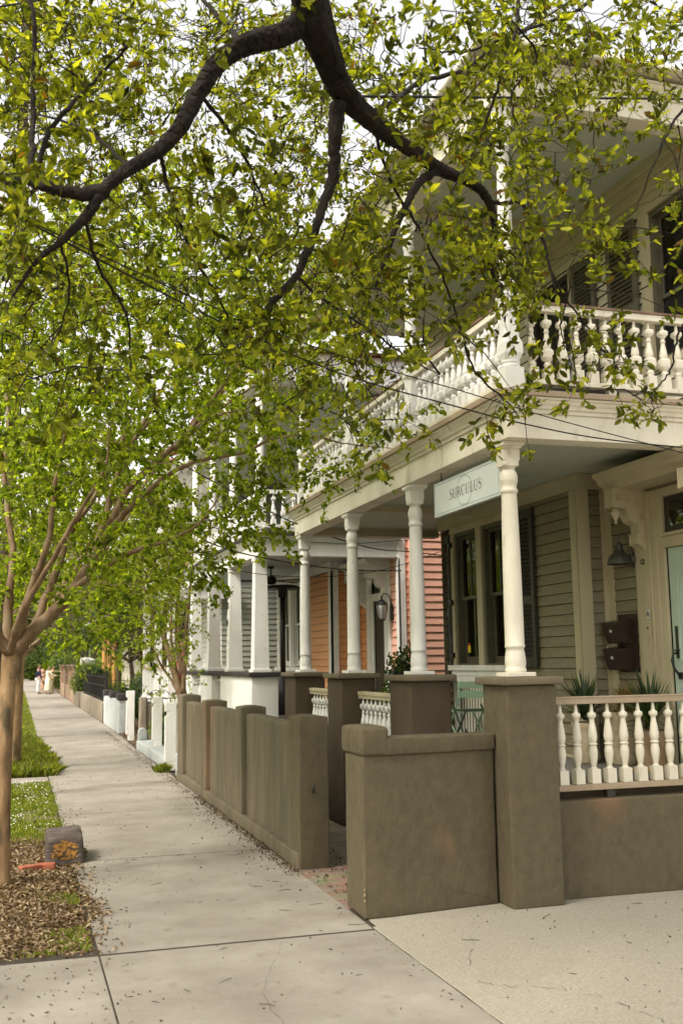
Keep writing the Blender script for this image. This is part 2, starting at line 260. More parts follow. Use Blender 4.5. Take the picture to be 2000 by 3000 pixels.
def build(mb, name, m, parent=None, bevel=0, origin=None, rough=None):
    v = np.array(mb.v, float)
    if origin is None: origin = ((v[:, 0].min()+v[:, 0].max())/2, (v[:, 1].min()+v[:, 1].max())/2, v[:, 2].min())
    me = bpy.data.meshes.new(name); me.from_pydata((v-np.array(origin)).tolist(), [], mb.f)
    me.polygons.foreach_set('use_smooth', mb.sm); me.update()
    if rough:
        cell, amp, bw = rough
        bm = bmesh.new(); bm.from_mesh(me); bmesh.ops.remove_doubles(bm, verts=bm.verts, dist=1e-5)
        bmesh.ops.recalc_face_normals(bm, faces=bm.faces)
        es = [e for e in bm.edges if len(e.link_faces) == 2 and e.calc_face_angle(0) > 0.6]
        bmesh.ops.bevel(bm, geom=es, offset=bw, segments=3, profile=0.5, affect='EDGES')
        for _ in range(5):
            es = [e for e in bm.edges if e.calc_length() > cell*1.6]
            if not es: break
            bmesh.ops.subdivide_edges(bm, edges=es, cuts=1, use_grid_fill=True)
        bmesh.ops.triangulate(bm, faces=[f for f in bm.faces if len(f.verts) > 4])
        bm.normal_update()
        for q in bm.verts:
            w = q.co+Vector(origin)
            q.co += q.normal*amp*(mnoise.noise(w*3.1)*1.0+mnoise.noise(w*11)*0.45)
        for f in bm.faces: f.smooth = True
        bm.to_mesh(me); bm.free()
    return link(name, me, m, parent, origin, bevel)
def props(o, label=None, cat=None, group=None, kind=None):
    if label: o['label'] = label
    if cat: o['category'] = cat
    if group: o['group'] = group
    if kind: o['kind'] = kind
    return o
def empty(name, loc, label, cat, group=None):
    o = bpy.data.objects.new(name, None); COL.objects.link(o); o.location = loc; WL[o.name] = Vector(loc); o.empty_display_size = 0.1
    return props(o, label, cat, group)
def cp(o, dloc, parent):      # copy one mesh object, moved by dloc in the world
    c = o.copy(); COL.objects.link(c); c.parent = parent
    w = wloc(o)+Vector(dloc); WL[c.name] = w; c.location = w-(wloc(parent) if parent else Vector((0, 0, 0))); return c

def siding(mb, plane, u0, u1, z0, z1, ex, holes=(), pr=0.022):
    """plane: function (u, d, z) -> world; boards lapped with real steps"""
    mb.tf = plane; z = z0
    while z < z1-1e-4:
        zt = min(z+ex, z1); zb = sorted({z, zt} | {h for a in holes for h in (a[2], a[3]) if z < h < zt})
        for a, b in zip(zb[:-1], zb[1:]):
            mid = (a+b)/2; hs = sorted([(h[0], h[1]) for h in holes if h[2] <= mid <= h[3]]); cur = u0; iv = []
            for h0, h1 in hs:
                if h0 > cur: iv.append((cur, min(h0, u1)))
                cur = max(cur, h1)
            if cur < u1: iv.append((cur, u1))
            da = pr-(pr-0.003)*(a-z)/ex; db = pr-(pr-0.003)*(b-z)/ex
            for i0, i1 in iv:
                wv = [random.gauss(0, .0012) for _ in range(2)]; gp = 0.004 if a == z else 0
                mb.add([(i0, da, a+gp+wv[0]), (i1, da, a+gp+wv[1]), (i1, db, b), (i0, db, b), (i0, 0, a+gp), (i1, 0, a+gp), (i0, 0, b), (i1, 0, b)],
                       [(0, 1, 2, 3), (0, 3, 6, 4), (1, 5, 7, 2)])
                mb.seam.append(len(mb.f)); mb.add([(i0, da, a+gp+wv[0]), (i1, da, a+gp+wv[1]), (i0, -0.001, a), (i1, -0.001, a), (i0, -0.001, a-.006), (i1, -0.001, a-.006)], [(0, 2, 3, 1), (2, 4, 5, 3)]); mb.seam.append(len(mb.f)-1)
        z = zt
    mb.tf = None; return mb

def leafmesh(pos, ax, nm, ln, wd, fold=0.25, curl=0.12):
    pos = np.asarray(pos); N = len(pos); ax = ax/np.linalg.norm(ax, axis=1, keepdims=True)
    nm = nm-ax*(nm*ax).sum(1, keepdims=True); nm /= np.linalg.norm(nm, axis=1, keepdims=True)+1e-9; sd_ = np.cross(ax, nm)
    ln = ln[:, None]; wd = wd[:, None]
    P = np.empty((N, 6, 3))
    curl = curl*RNG.uniform(-0.6, 3.0, (N, 1)); fold = fold*RNG.uniform(-0.2, 2.2, (N, 1)); sk = sd_*ln*RNG.normal(scale=.07, size=(N, 1))
    P[:, 0] = pos; P[:, 3] = pos+ax*ln-nm*ln*curl+sk
    P[:, 1] = pos+ax*ln*0.33+sd_*wd*0.45+nm*wd*fold; P[:, 2] = pos+ax*ln*0.72+sd_*wd*0.5+nm*wd*fold*0.6-nm*ln*curl*.4
    P[:, 5] = pos+ax*ln*0.33-sd_*wd*0.45+nm*wd*fold; P[:, 4] = pos+ax*ln*0.72-sd_*wd*0.5+nm*wd*fold*0.6-nm*ln*curl*.4
    return P
def leafobj(name, P, m, parent=None, origin=(0, 0, 0)):
    N = len(P); me = bpy.data.meshes.new(name)
    me.vertices.add(N*6); me.vertices.foreach_set('co', (P.reshape(-1, 3)-np.array(origin)).ravel())
    idx = np.arange(N)[:, None]*6+np.array([[0, 1, 2, 3, 0, 3, 4, 5]]); me.loops.add(N*8); me.loops.foreach_set('vertex_index', idx.ravel())
    me.polygons.add(N*2); me.polygons.foreach_set('loop_start', np.arange(N*2)*4); me.polygons.foreach_set('loop_total', np.full(N*2, 4))
    me.update(calc_edges=True); me.validate(); return link(name, me, m, parent, origin)
def rnd(n): v = RNG.normal(size=(n, 3)); return v/np.linalg.norm(v, axis=1, keepdims=True)
def sprays(cent, dirs, per, L, ln, wd, up=0.5, droop=0.0, whorl=0.55):
    """leafy twigs: cent (N,3) twig starts, dirs (N,3)"""
    N = len(cent); c = np.repeat(cent, per, 0); d = np.repeat(dirs, per, 0); t = RNG.random(N*per)**0.6
    pos = c+d*(t*L)[:, None]+RNG.normal(scale=0.012*L/0.25, size=(N*per, 3)); pos[:, 2] -= droop*t*t*L
    a = d*whorl+rnd(N*per)*0.75; nm = rnd(N*per)*0.9+np.array([0, 0, up])
    s = RNG.uniform(0.45, 1.3, N*per)
    return leafmesh(pos, a, nm, ln*s, wd*s*RNG.uniform(0.85, 1.15, N*per))

def tips(mb, cents, dirs, L, r):
    for c, d in zip(cents, dirs):
        d = d/(np.linalg.norm(d)+1e-9); k = RNG.normal(scale=.06*L, size=3); mb.tube([c, c+d*L*.5+k, c+d*L*.95], [r, r*.8, r*.4], 3, 0, False)
def smooth_path(pts, sub=5, jit=0):
    pts = [Vector(p) for p in pts]; out = []
    for i in range(len(pts)-1):
        p0, p1, p2, p3 = pts[max(i-1, 0)], pts[i], pts[i+1], pts[min(i+2, len(pts)-1)]
        for k in range(sub):
            t = k/sub; q = 0.5*((2*p1)+(-p0+p2)*t+(2*p0-5*p1+4*p2-p3)*t*t+(-p0+3*p1-3*p2+p3)*t**3)
            out.append(q+Vector([random.gauss(0, jit) for _ in range(3)]))
    out.append(pts[-1]); return out
def limb(mb, pts, r, sub=5, seg=10, jit=0.0, rough=0.12, nodes=None, ridge=0):
    P = smooth_path(pts, sub, jit); n = len(P); rr = np.interp(np.linspace(0, len(r)-1, n), range(len(r)), r)
    mb.tube(P, list(rr), seg, rough, True, ridge, .12)
    if nodes is not None: nodes += [tuple(p) for p in P]
    return P
def twigs(mb, nodes, cents, r0=0.006, r1=0.002, wob=0.12, maxr=0.02):
    """join every cluster centre to its nearest branch node with a bent twig; returns end directions"""
    arr = np.array(nodes); cents = np.asarray(cents)
    d0 = np.array([np.min(((arr-c)**2).sum(1)) for c in cents]); order = np.argsort(d0)
    A = np.empty((len(arr)+len(cents)*3, 3)); A[:len(arr)] = arr; n = len(arr); dirs = np.zeros((len(cents), 3))
    for i in order:
        c = cents[i]; j = np.argmin(((A[:n]-c)**2).sum(1)); p = A[j]; v = c-p; L = np.linalg.norm(v)
        if L < 1e-3: dirs[i] = rnd(1)[0]; continue
        m1 = p+v*0.35+RNG.normal(scale=wob*L*0.5, size=3)+np.array([0, 0, 0.06*L]); m2 = p+v*0.7+RNG.normal(scale=wob*L*0.4, size=3)
        rb = min(maxr, r0*(0.7+L*1.1)); mb.tube([p, m1, m2, c], [rb, rb*0.75, rb*0.5, r1], 4, 0, False)
        A[n] = m1; A[n+1] = m2; A[n+2] = c; n += 3; e = c-m2; dirs[i] = e/(np.linalg.norm(e)+1e-9)
    return dirs

def front(c): return lambda u, d, z: (c-d, u, z)     # wall facing the street, u = Y
def side(Y0): return lambda u, d, z: (u, Y0-d, z)    # wall facing the camera, u = X

# ------------------------------------------------------------------ ground
props(build(MB().box(-600, 600, -200, 1400, -0.5, -0.06), 'ground', earth), kind='structure')
m = MB(); js = [-8, -4.9, -1.8, 1.2, 4.1, 7.0, 10.28, 13.45, 16.55, 18.15, 21.2, 24.3, 27.4]+[30.5+3.1*i for i in range(72)]
def xr(y): return float(np.interp(y, [7.0, 7.1, 9.1, 16.8, 18.3, 22.9, 28, 60, 250], [2.357, 2.372, 2.392, 2.45, 2.475, 2.475, 2.60, 2.62, 2.7]))
for a, b in zip(js[:-1], js[1:]):
    h = -random.random()*0.0012; x0 = 0.547; a += .009 if a != 7.0 else .012; b -= .009 if b != 7.0 else .022; m.prism([(x0, a+.004), (xr(a), a+.004)]+[(xr(y), y) for y in (9.1, 16.8, 18.3, 22.9) if a < y < b]+[(xr(b), b-.004), (x0, b-.004)], -0.1, h)
for a, b in ((-8, -1.0), (-1.0, 3.2), (3.2, 6.99)): m.box(-1.25, 0.536, a+0.005, b-0.012, -0.1, -0.001)
sw = props(build(m, 'sidewalk', conc, bevel=0.003), kind='structure')
m = MB().box(0.53, 2.55, -8, 250, -0.12, -0.003); m.box(-1.25, 0.55, -8, 7.1, -0.12, -0.0035); build(m, 'joint_bed', joint, sw)
m = MB(); m.prism([(2.366+.007*mnoise.noise(Vector((yy*3, 0, 0)))+.004*mnoise.noise(Vector((yy*17, 1, 0))), yy) for yy in np.arange(7.049, -8, -.08)]+[(16, -8), (16, 7.05)], -0.1, 0.004); m.prism([(2.40, 7.05), (16, 7.05), (16, 7.6), (2.42, 7.6)], -0.1, 0.003)
drv = props(build(m, 'driveway', aggr, bevel=0.006), kind='structure')
def crack(pts, w, par, nm='crack'):
    m = MB(); P = smooth_path(pts, 8, 0.008); vs = []
    for i, p in enumerate(P):
        t = (P[min(i+1, len(P)-1)]-P[max(i-1, 0)]).normalized(); s = Vector((-t.y, t.x, 0))*w*random.uniform(0.3, 1)
        vs += [tuple(p+s), tuple(p-s)]
    m.add(vs, [(2*i, 2*i+1, 2*i+3, 2*i+2) for i in range(len(P)-1)]); build(m, nm, joint, par)
def g(x, y, z=0.0055): d = ray(x, y); t = (z-CAMH)/d[2]; return tuple(np.array([0, 0, CAMH])+t*d)
crack([g(1395, 2875), g(1480, 2890), g(1640, 2898), g(1780, 2930), g(1900, 2975), g(1990, 3020)], 0.0035, drv)
crack([g(1380, 2745), g(1390, 2770), g(1378, 2800), g(1372, 2830)], 0.002, drv)
crack([g(1860, 2935), g(1930, 2937), g(2040, 2950)], 0.002, drv)
# dirt-filled seam between sidewalk and driveway
m = MB(); m.box(2.352, 2.372, -8, 7.2, -0.1, -0.006); build(m, 'dirt_seam', joint, sw)
for pts, w_ in (((( .62, 8.9), (.95, 9.1), (1.2, 9.5), (1.35, 10.2)), .0018), (((2.33, 12.2), (2.0, 12.5), (1.75, 13.3)), .002), (((.6, 15.2), (1.3, 15.0), (1.9, 15.5), (2.4, 15.4)), .003), (((.9, 4.6), (1.3, 5.2), (1.35, 5.9), (1.7, 6.9)), .0015), (((1.0, 20), (1.5, 20.6), (2.4, 20.4)), .003)):
    crack([(a_, b_, .0012) for a_, b_ in pts], w_, sw)
# verge strip, kerb, street
props(build(MB().box(-1.2, 0.545, 7.0, 250, -0.3, -0.028), 'planting_strip', earth), kind='structure')
props(build(MB().box(-1.38, -1.2, -8, 250, -0.3, 0.0), 'kerb', conc, bevel=0.02), kind='structure')
props(build(MB().box(-9.5, -1.38, -30, 400, -0.3, -0.05), 'road', asph), kind='structure')
m = MB(); m.box(-13, -9.5, -30, 400, -0.3, 0.06); props(build(m, 'far_pavement', conc, bevel=0.02), kind='structure')
# front yards
props(build(MB().box(2.5, 3.5, 7.5, 16.9, -0.2, -0.004), 'garden_path', concd), kind='structure')
pv = props(build(MB().box(2.37, 2.9, 7.6, 9.15, -0.1, 0.006), 'brick_path', pavers), kind='structure')
props(build(MB().box(2.62, 30, 16.95, 240, -0.2, -0.01), 'garden_soil', soil), kind='structure')
# slabs across the verge
for (a, b) in ((17.4, 18.1), (26.26, 27.55)):
    o = build(MB().box(-0.9, 0.53, a, b, -0.1, 0.0), 'paving_slab', conc, bevel=0.008)
    props(o, 'pale concrete slab crossing the grass verge beyond the clover patch' if a < 20 else 'pale concrete slab crossing the verge beyond the long bright grass', 'paving slab', 'slabs across the verge')

# ------------------------------------------------------------------ brown garden walls
def rise(m, x0, x1, y0, y1, z0, z1, crown=0.03, ax='y'):
    """block with a rounded top"""
    n = 6; pr = []
    if ax == 'y':
        for i in range(n+1):
            t = i/n; pr.append((x0+(x1-x0)*t, z1+crown*math.sin(math.pi*t)-crown))
        m.extr([(x0, z0)]+pr+[(x1, z0)], 1, y0, y1)
    else:
        for i in range(n+1):
            t = i/n; pr.append((y0+(y1-y0)*t, z1+crown*math.sin(math.pi*t)-crown))
        m.extr([(y0, z0)]+pr+[(y1, z0)], 0, x0, x1)
gw = empty('garden_wall', (2.6, 9.1, 0), 'long brown stucco garden wall of stepped pillars and recessed panels beside the sidewalk', 'wall')
XA, XB = 2.395, 2.463
pil = [(9.1, 9.46, 1.325), (11.64, 11.98, 1.32), (14.0, 14.33, 1.31), (16.12, 16.62, 1.33)]
for i, (a, b, z) in enumerate(pil):
    m = MB(); x0 = XA+0.004*(a-9)+ (0 if i else 0.005); rise(m, x0, x0+(0.29 if i else 0.27), a, b, 0.13 if i else 0.0, z, 0.016)
    build(m, 'pillar', stuccow if i else stucco, gw, rough=(0.06, 0.006, 0.012))
for (a, b, z) in ((9.461, 11.639, 1.235), (11.981, 13.999, 1.23), (14.331, 16.119, 1.225)):
    m = MB(); x0 = XB+0.004*(a-9); rise(m, x0, x0+0.18, a, b, 0.1, z, 0.010); build(m, 'panel', stuccow, gw, rough=(0.07, 0.006, 0.012))
m = MB(); m.prism([(2.385, 9.12), (2.66, 9.12), (2.69, 16.75), (2.435, 16.75)], 0, 0.14); build(m, 'plinth', stuccow, gw, rough=(0.07, 0.006, 0.012))
m = MB().tube([(2.52, 9.085, 0.66), (2.52, 9.06, 0.665), (2.52, 9.06, 0.73)], 0.009, 6); build(m, 'latch_hook', iron, gw)

nw = empty('low_wall', (2.9, 7.3, 0), 'brown stucco wall with raised end block and coping right at the driveway corner', 'wall')
m = MB(); m.prism([(2.375, 7.24), (2.56, 7.25), (3.46, 7.36), (3.46, 7.54), (2.60, 7.46), (2.59, 7.69), (2.385, 7.69)], 0, 1.13)
build(m, 'wall_body', stucco, nw, rough=(0.07, 0.007, 0.018))
m = MB(); m.prism([(2.36, 7.215), (2.575, 7.222), (2.60, 7.71), (2.36, 7.71)], 1.12, 1.325); build(m, 'end_block', stucco, nw, rough=(0.06, 0.010, 0.03))
m = MB(); m.prism([(2.53, 7.223), (3.465, 7.338), (3.465, 7.56), (2.54, 7.475)], 1.122, 1.245); build(m, 'coping', stucco, nw, rough=(0.06, 0.006, 0.014))
for i, x in enumerate((2.86, 3.0, 3.15, 3.3)):
    m = MB(); m.taper(x, 7.50, 1.24, 1.275, 0.012, 0.001); build(m, 'spike', iron, nw)

# hairline cracks and chips in the near stucco
def wallcrack(pts, w_, par, nrm):
    P = smooth_path(pts, 7, .004); vs = []; nv = Vector(nrm)
    for i, p in enumerate(P):
        t = (P[min(i+1, len(P)-1)]-P[max(i-1, 0)]).normalized(); q_ = t.cross(nv).normalized()*w_*random.uniform(.3, 1); vs += [tuple(p+q_), tuple(p-q_)]
    build(MB().add(vs, [(2*i, 2*i+1, 2*i+3, 2*i+2) for i in range(len(P)-1)]), 'hairline_crack', joint, par)
def wy(x): return 7.238+(x-2.375)*.115-.006
wallcrack([(x, wy(x), z) for x, z in ((2.75, .95), (2.82, .80), (2.80, .62), (2.88, .45))], .0012, nw, (0, -1, .1)); wallcrack([(x, wy(x), z) for x, z in ((3.3, .08), (3.1, .12), (2.95, .09), (2.7, .13))], .0016, nw, (0, -1, .1))
chipm = mat('exposed_render_chip', [(.3, (.28, .21, .10)), (.7, (.38, .30, .17))], 30, .9)
for x, y, z, r_ in ((2.376, 7.236, .17, .008), (2.376, 7.236, .205, .005), (2.376, 7.236, .13, .005)):
    m = MB(); vs = []; K = 9
    for k in range(K): a_ = 6.283*k/K; rr = r_*random.uniform(.5, 1.2); vs.append((x+rr*math.cos(a_), y-.003, z+rr*1.6*math.sin(a_)))
    m.add(vs+[(v[0], v[1]+.01, v[2]) for v in vs], [tuple(range(K))]+[(k, (k+1) % K, K+(k+1) % K, K+k) for k in range(K)]); build(m, 'chip', chipm, nw)

# ------------------------------------------------------------------ the near house
H1 = empty('porch_house', (5.5, 10, 0), 'two-storey taupe clapboard house with turned cream columns on brown stucco piers beside the driveway', 'house')
C1, C2, CU = 5.21, 5.52, 5.62
PY = [7.40, 9.45, 11.48, 13.6]; PX = 3.69
def pier(par, x0, x1, y0, y1, ztop, mm, cm, ov=0.045, th=0.057, nm='pier', rgh=0.005):
    o = build(MB().box(x0, x1, y0, y1, 0, ztop-th), nm, mm, par, rough=(0.09, rgh, 0.014))
    build(MB().box(x0-ov, x1+ov, y0-ov, y1+ov, ztop-th, ztop), 'pier_cap', cm, o, rough=(0.09, 0.003, 0.012)); return o
pier(H1, 3.475, 3.89, 7.14, 7.56, 1.66, stucco, capm)
pier(H1, 3.475, 3.88, 9.13, 9.70, 1.66, stuccod, capm)
pier(H1, 3.475, 3.88, 11.29, 11.86, 1.66, stuccod, capm)
pier(H1, 3.475, 3.88, 13.34, 13.90, 1.66, stuccod, capm)
COLP = [(0.081, 1.693), (0.084, 1.712), (0.078, 1.728), (0.076, 1.735), (0.082, 1.76), (0.081, 1.80), (0.073, 1.85), (0.069, 1.878), (0.078, 1.885), (0.0785, 1.9), (0.075, 1.905), (0.0745, 2.1), (0.0715, 2.5), (0.0665, 2.85), (0.061, 3.08), (0.061, 3.095), (0.069, 3.10), (0.071, 3.115), (0.068, 3.128), (0.060, 3.133), (0.0635, 3.16), (0.072, 3.195), (0.0725, 3.197), (0.0725, 3.201), (0.0725, 3.225), (0.067, 3.255), (0.052, 3.285), (0.049, 3.292), (0.058, 3.300), (0.060, 3.312)]
def column(par, x, y, m_=cream, ztop=3.50):
    m = MB(); m.lathe(COLP, x, y, 20)
    h = 0.070; n = 8; vs = []; fs = []
    for r in range(n+1):                           # lamb's-tongue: square block rounding into the neck
        t = r/n; z = 3.305+0.05*t; 
        for k in range(24):
            a = 2*math.pi*k/24+math.pi/24; c, s_ = math.cos(a), math.sin(a)
            sq = h/max(abs(c), abs(s_)); rd = h*0.93+0.0*t; lim = rd+(h*1.45-rd)*math.sqrt(max(0, 1-(1-t)**2)); q = min(sq, lim)
            vs.append((x+c*q, y+s_*q, z))
    for r in range(n):
        for k in range(24): fs.append((r*24+k, r*24+(k+1) % 24, (r+1)*24+(k+1) % 24, (r+1)*24+k))
    m.add(vs, fs); m.add([vs[k] for k in range(24)], [tuple(range(24))[::-1]])
    m.box(x-h, x+h, y-h, y+h, 3.355, ztop)
    o = build(m, 'porch_column', m_, par)
    build(MB().box(x-0.115, x+0.115, y-0.115, y+0.115, 1.662, 1.694), 'plinth', m_, o, bevel=0.004)
    m = MB(); m.box(x-0.092, x+0.092, y-0.115, y+0.115, ztop-0.035, ztop-0.002); m.box(x-0.081, x+0.081, y-0.095, y+0.095, ztop-0.05, ztop-0.034); build(m, 'capital', m_, o, bevel=0.003); return o
c0 = None
for y in PY:
    c0 = column(H1, PX, y, cream if y < 9 else white)
# porch beams (entablature): lower deck edge
def entab(par, zb, zt, x0, y0, x1, y1, mm, nm, deckm, lip=True):
    """L shaped beam around the porch; outer corner x0,y0; runs along X to x1 and along Y to y1"""
    hh = zt-zb
    m = MB()
    m.box(x0, x0+0.20, y0+0.2001, y1, zb, zb+hh*0.55); m.box(x0, x1, y0, y0+0.20, zb, zb+hh*0.55)
    m.box(x0-0.018, x0+0.22, y0+0.22, y1+0.018, zb+hh*0.55, zt-0.07); m.box(x0-0.018, x1, y0-0.018, y0+0.22, zb+hh*0.55, zt-0.07)
    b = build(m, nm, mm, par, bevel=0.004)
    # bed mould
    pr = [(0, zt-0.13), (-0.018, zt-0.13), (-0.026, zt-0.105), (-0.045, zt-0.09), (-0.052, zt-0.07), (-0.07, zt-0.065), (-0.072, zt-0.05), (0, zt-0.05)]
    m = MB(); m.extr([(x0-0.018+a, z) for a, z in pr], 1, y0-0.03, y1+0.06); m.extr([(y0-0.018+a, z) for a, z in pr], 0, x0-0.03, x1)
    build(m, 'cornice', mm, b)
    if lip:
        m = MB(); m.box(x0-0.112, x0+0.02, y0-0.11, y1+0.10, zt-0.048, zt); m.box(x0+0.0201, x1, y0-0.11, y0+0.02, zt-0.048, zt-0.0005); build(m, 'deck_edge', deckm, b, bevel=0.006)
    return b
entab(H1, 3.50, 3.865, 3.585, 7.17, 5.75, 13.72, cream, 'porch_beam', tanp)
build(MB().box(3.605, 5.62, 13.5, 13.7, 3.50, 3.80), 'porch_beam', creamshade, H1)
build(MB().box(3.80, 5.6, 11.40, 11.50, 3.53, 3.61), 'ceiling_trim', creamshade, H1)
m = MB()
for i in range(46): m.box(3.78, 5.75, 7.36+i*0.135, 7.36+i*0.135+0.131, 3.60, 3.62+0.0)
build(m, 'porch_ceiling', teal, H1, bevel=0.003)
build(MB().box(3.60, 5.7, 7.19, 13.7, 3.70, 3.86), 'balcony_floor', floorp, H1)
# porch floor and base
m = MB()
for i in range(20): m.box(3.52+i*0.105, 3.52+i*0.105+0.102, 7.50, 13.7, 0.80, 0.84)
build(m, 'porch_floor', floorp, H1)
build(MB().box(3.62, 5.5, 7.52, 13.68, 0.0, 0.795), 'porch_base', stuccod, H1)
build(MB().prism([(3.89, 7.29), (5.9, 7.24), (5.9, 7.46), (3.89, 7.50)], 0, 0.722), 'porch_wall', stucco, H1, rough=(0.09, 0.005, 0.012))

BALL = [(0.011, 0), (0.0155, -0.055), (0.021, -0.068), (0.034, -0.072), (0.0355, -0.09), (0.033, -0.102), (0.022, -0.112), (0.0195, -0.12), (0.021, -0.14), (0.031, -0.2), (0.0365, -0.245), (0.034, -0.275), (0.026, -0.297), (0.0245, -0.30), (0.034, -0.303), (0.036, -0.309), (0.034, -0.315), (0.0255, -0.319), (0.03, -0.335), (0.0355, -0.365), (0.034, -0.40), (0.024, -0.455), (0.0185, -0.475), (0.020, -0.484), (0.030, -0.49), (0.031, -0.497)]
def baluster_a(par, x, y, ztop, m_, zb, s=1.0):    # lower rail: round turned, square foot
    k = (ztop-zb)/0.605; m = MB(); m.lathe([(r*s, ztop+z*k) for r, z in BALL], x, y, 14); h = 0.038*s
    m.taper(x, y, zb, ztop-0.497*k, h*1.03, h); return build(m, 'baluster', m_, par, origin=(x, y, zb), bevel=0.0025)
def baluster_b(par, x, y, ztop, m_, zb):            # upper rail: turned with faceted blocks
    m = MB(); H = ztop-zb; z = lambda f: zb+H*f
    m.lathe([(0.010, z(1)), (0.015, z(.91)), (0.020, z(.87))], x, y, 10)
    def cube(zc, hh, w):
        n = 8; pr = [(-hh, w*0.72), (-hh*0.6, w*0.97), (-hh*.25, w), (hh*.25, w), (hh*0.6, w*0.97), (hh, w*0.72)]; vs = []; fs = []
        for (dz, q) in pr:
            for kx, ky in ((1, 1), (-1, 1), (-1, -1), (1, -1)): vs.append((x+kx*q, y+ky*q, zc+dz))
        for i in range(len(pr)-1):
            for k in range(4): fs.append((i*4+k, i*4+(k+1) % 4, (i+1)*4+(k+1) % 4, (i+1)*4+k))
        m.add(vs, fs+[(3, 2, 1, 0), tuple(range(len(pr)*4-4, len(pr)*4))])
    cube(z(.84), 0.026, 0.033)
    m.lathe([(0.030, z(.80)), (0.031, z(.785)), (0.018, z(.77)), (0.017, z(.73)), (0.023, z(.72)), (0.023, z(.71)), (0.017, z(.70)), (0.019, z(.66)), (0.029, z(.57)), (0.034, z(.515)), (0.031, z(.47)), (0.025, z(.44))], x, y, 12)
    cube(z(.375), 0.048, 0.038)
    m.lathe([(0.030, z(.30)), (0.032, z(.29)), (0.021, z(.275)), (0.024, z(.255)), (0.033, z(.235)), (0.033, z(.215)), (0.023, z(.195)), (0.031, z(.185)), (0.031, z(.175))], x, y, 12)
    m.taper(x, y, zb, z(.175), 0.039, 0.037); return build(m, 'baluster', m_, par, origin=(x, y, zb))
# lower balustrade, driveway side
bl = build(MB().box(3.89, 5.75, 7.33, 7.40, 1.44, 1.492), 'balustrade', tanp, H1, bevel=0.004)
build(MB().box(3.89, 5.75, 7.325, 7.345+0.06, 1.487, 1.498), 'handrail_cap', tanp, bl, bevel=0.003)
build(MB().box(3.88, 5.75, 7.32, 7.405, 0.785, 0.83), 'bottom_rail', tanp, bl, bevel=0.004)
b0 = baluster_a(bl, 4.033, 7.363, 1.44, cream, 0.832)
for i in range(1, 13): cp(b0, (0.1385*i, random.uniform(-.002, .002), 0), bl)
for x in (4.40, 5.30): build(MB().box(x, x+0.07, 7.335, 7.395, 0.715, 0.786), 'rail_block', dark, bl)
# lower balustrades between piers
for (a, b) in ((9.72, 11.27), (11.88, 13.32)):
    bl = build(MB().box(3.66, 3.75, a-0.05, b+0.05, 1.42, 1.46), 'balustrade', creamshade, H1, bevel=0.004)
    build(MB().box(3.67, 3.74, a-0.05, b+0.05, 1.385, 1.418), 'under_rail', creamshade, bl); build(MB().box(3.665, 3.745, a-0.05, b+0.05, 0.80, 0.85), 'bottom_rail', creamshade, bl)
    n = int((b-a)/0.14); b0 = baluster_b(bl, 3.705, a+0.09, 1.385, white, 0.85)
    for i in range(1, n): cp(b0, (0, i*0.14, 0), bl)
# upper floor: newels, balustrades, columns
def upcol(par, x, y, corner):
    m = MB(); h = 0.079
    m.box(x-h, x+h, y-h, y+h, 3.866, 4.085); m.lathe([(0.07, 4.085), (0.078, 4.095), (0.078, 4.108), (0.068, 4.112), (0.07, 4.122), (0.078, 4.13), (0.078, 4.14)], x, y, 18)
    def oct_(z0, h0, z1, h1, cut0, cut1):
        vs = []
        for z, hh, cu in ((z0, h0, cut0), (z1, h1, cut1)):
            for sx, sy in ((1, 0), (0, 1), (-1, 0), (0, -1)):
                if sx: vs += [(x+sx*hh, y-sx*(hh-cu), z), (x+sx*hh, y+sx*(hh-cu), z)]
                else: vs += [(x+sy*(hh-cu), y+sy*hh, z), (x-sy*(hh-cu), y+sy*hh, z)]
        m.add(vs, [(i, (i+1) % 8, 8+(i+1) % 8, 8+i) for i in range(8)]+[tuple(range(8))[::-1], tuple(range(8, 16))])
    oct_(4.14, 0.06, 4.20, 0.079, 0.03, 0.004); oct_(4.20, 0.079, 4.28, 0.079, 0.004, 0.004); oct_(4.28, 0.079, 4.34, 0.070, 0.004, 0.03)
    oct_(4.34, 0.070, 4.56, 0.064, 0.030, 0.028); oct_(4.56, 0.064, 4.59, 0.074, 0.02, 0.006); oct_(4.59, 0.078, 4.685, 0.078, 0.008, 0.008); oct_(4.685, 0.076, 4.715, 0.055, 0.01, 0.03)
    m.lathe([(0.055, 4.71), (0.05, 4.73), (0.066, 4.75), (0.071, 4.79), (0.07, 4.85), (0.056, 4.90), (0.063, 4.91), (0.063, 4.93), (0.058, 4.94), (0.057, 5.3), (0.05, 5.93), (0.058, 5.94), (0.06, 5.96), (0.05, 5.97), (0.061, 6.03), (0.059, 6.07), (0.043, 6.10), (0.052, 6.12)], x, y, 18)
    m.box(x-0.06, x+0.06, y-0.06, y+0.06, 6.12, 6.33)
    return build(m, 'balcony_post', white, par, bevel=0.002)
for y in PY: upcol(H1, 3.69, y-0.11 if y < 8 else y, y < 8)
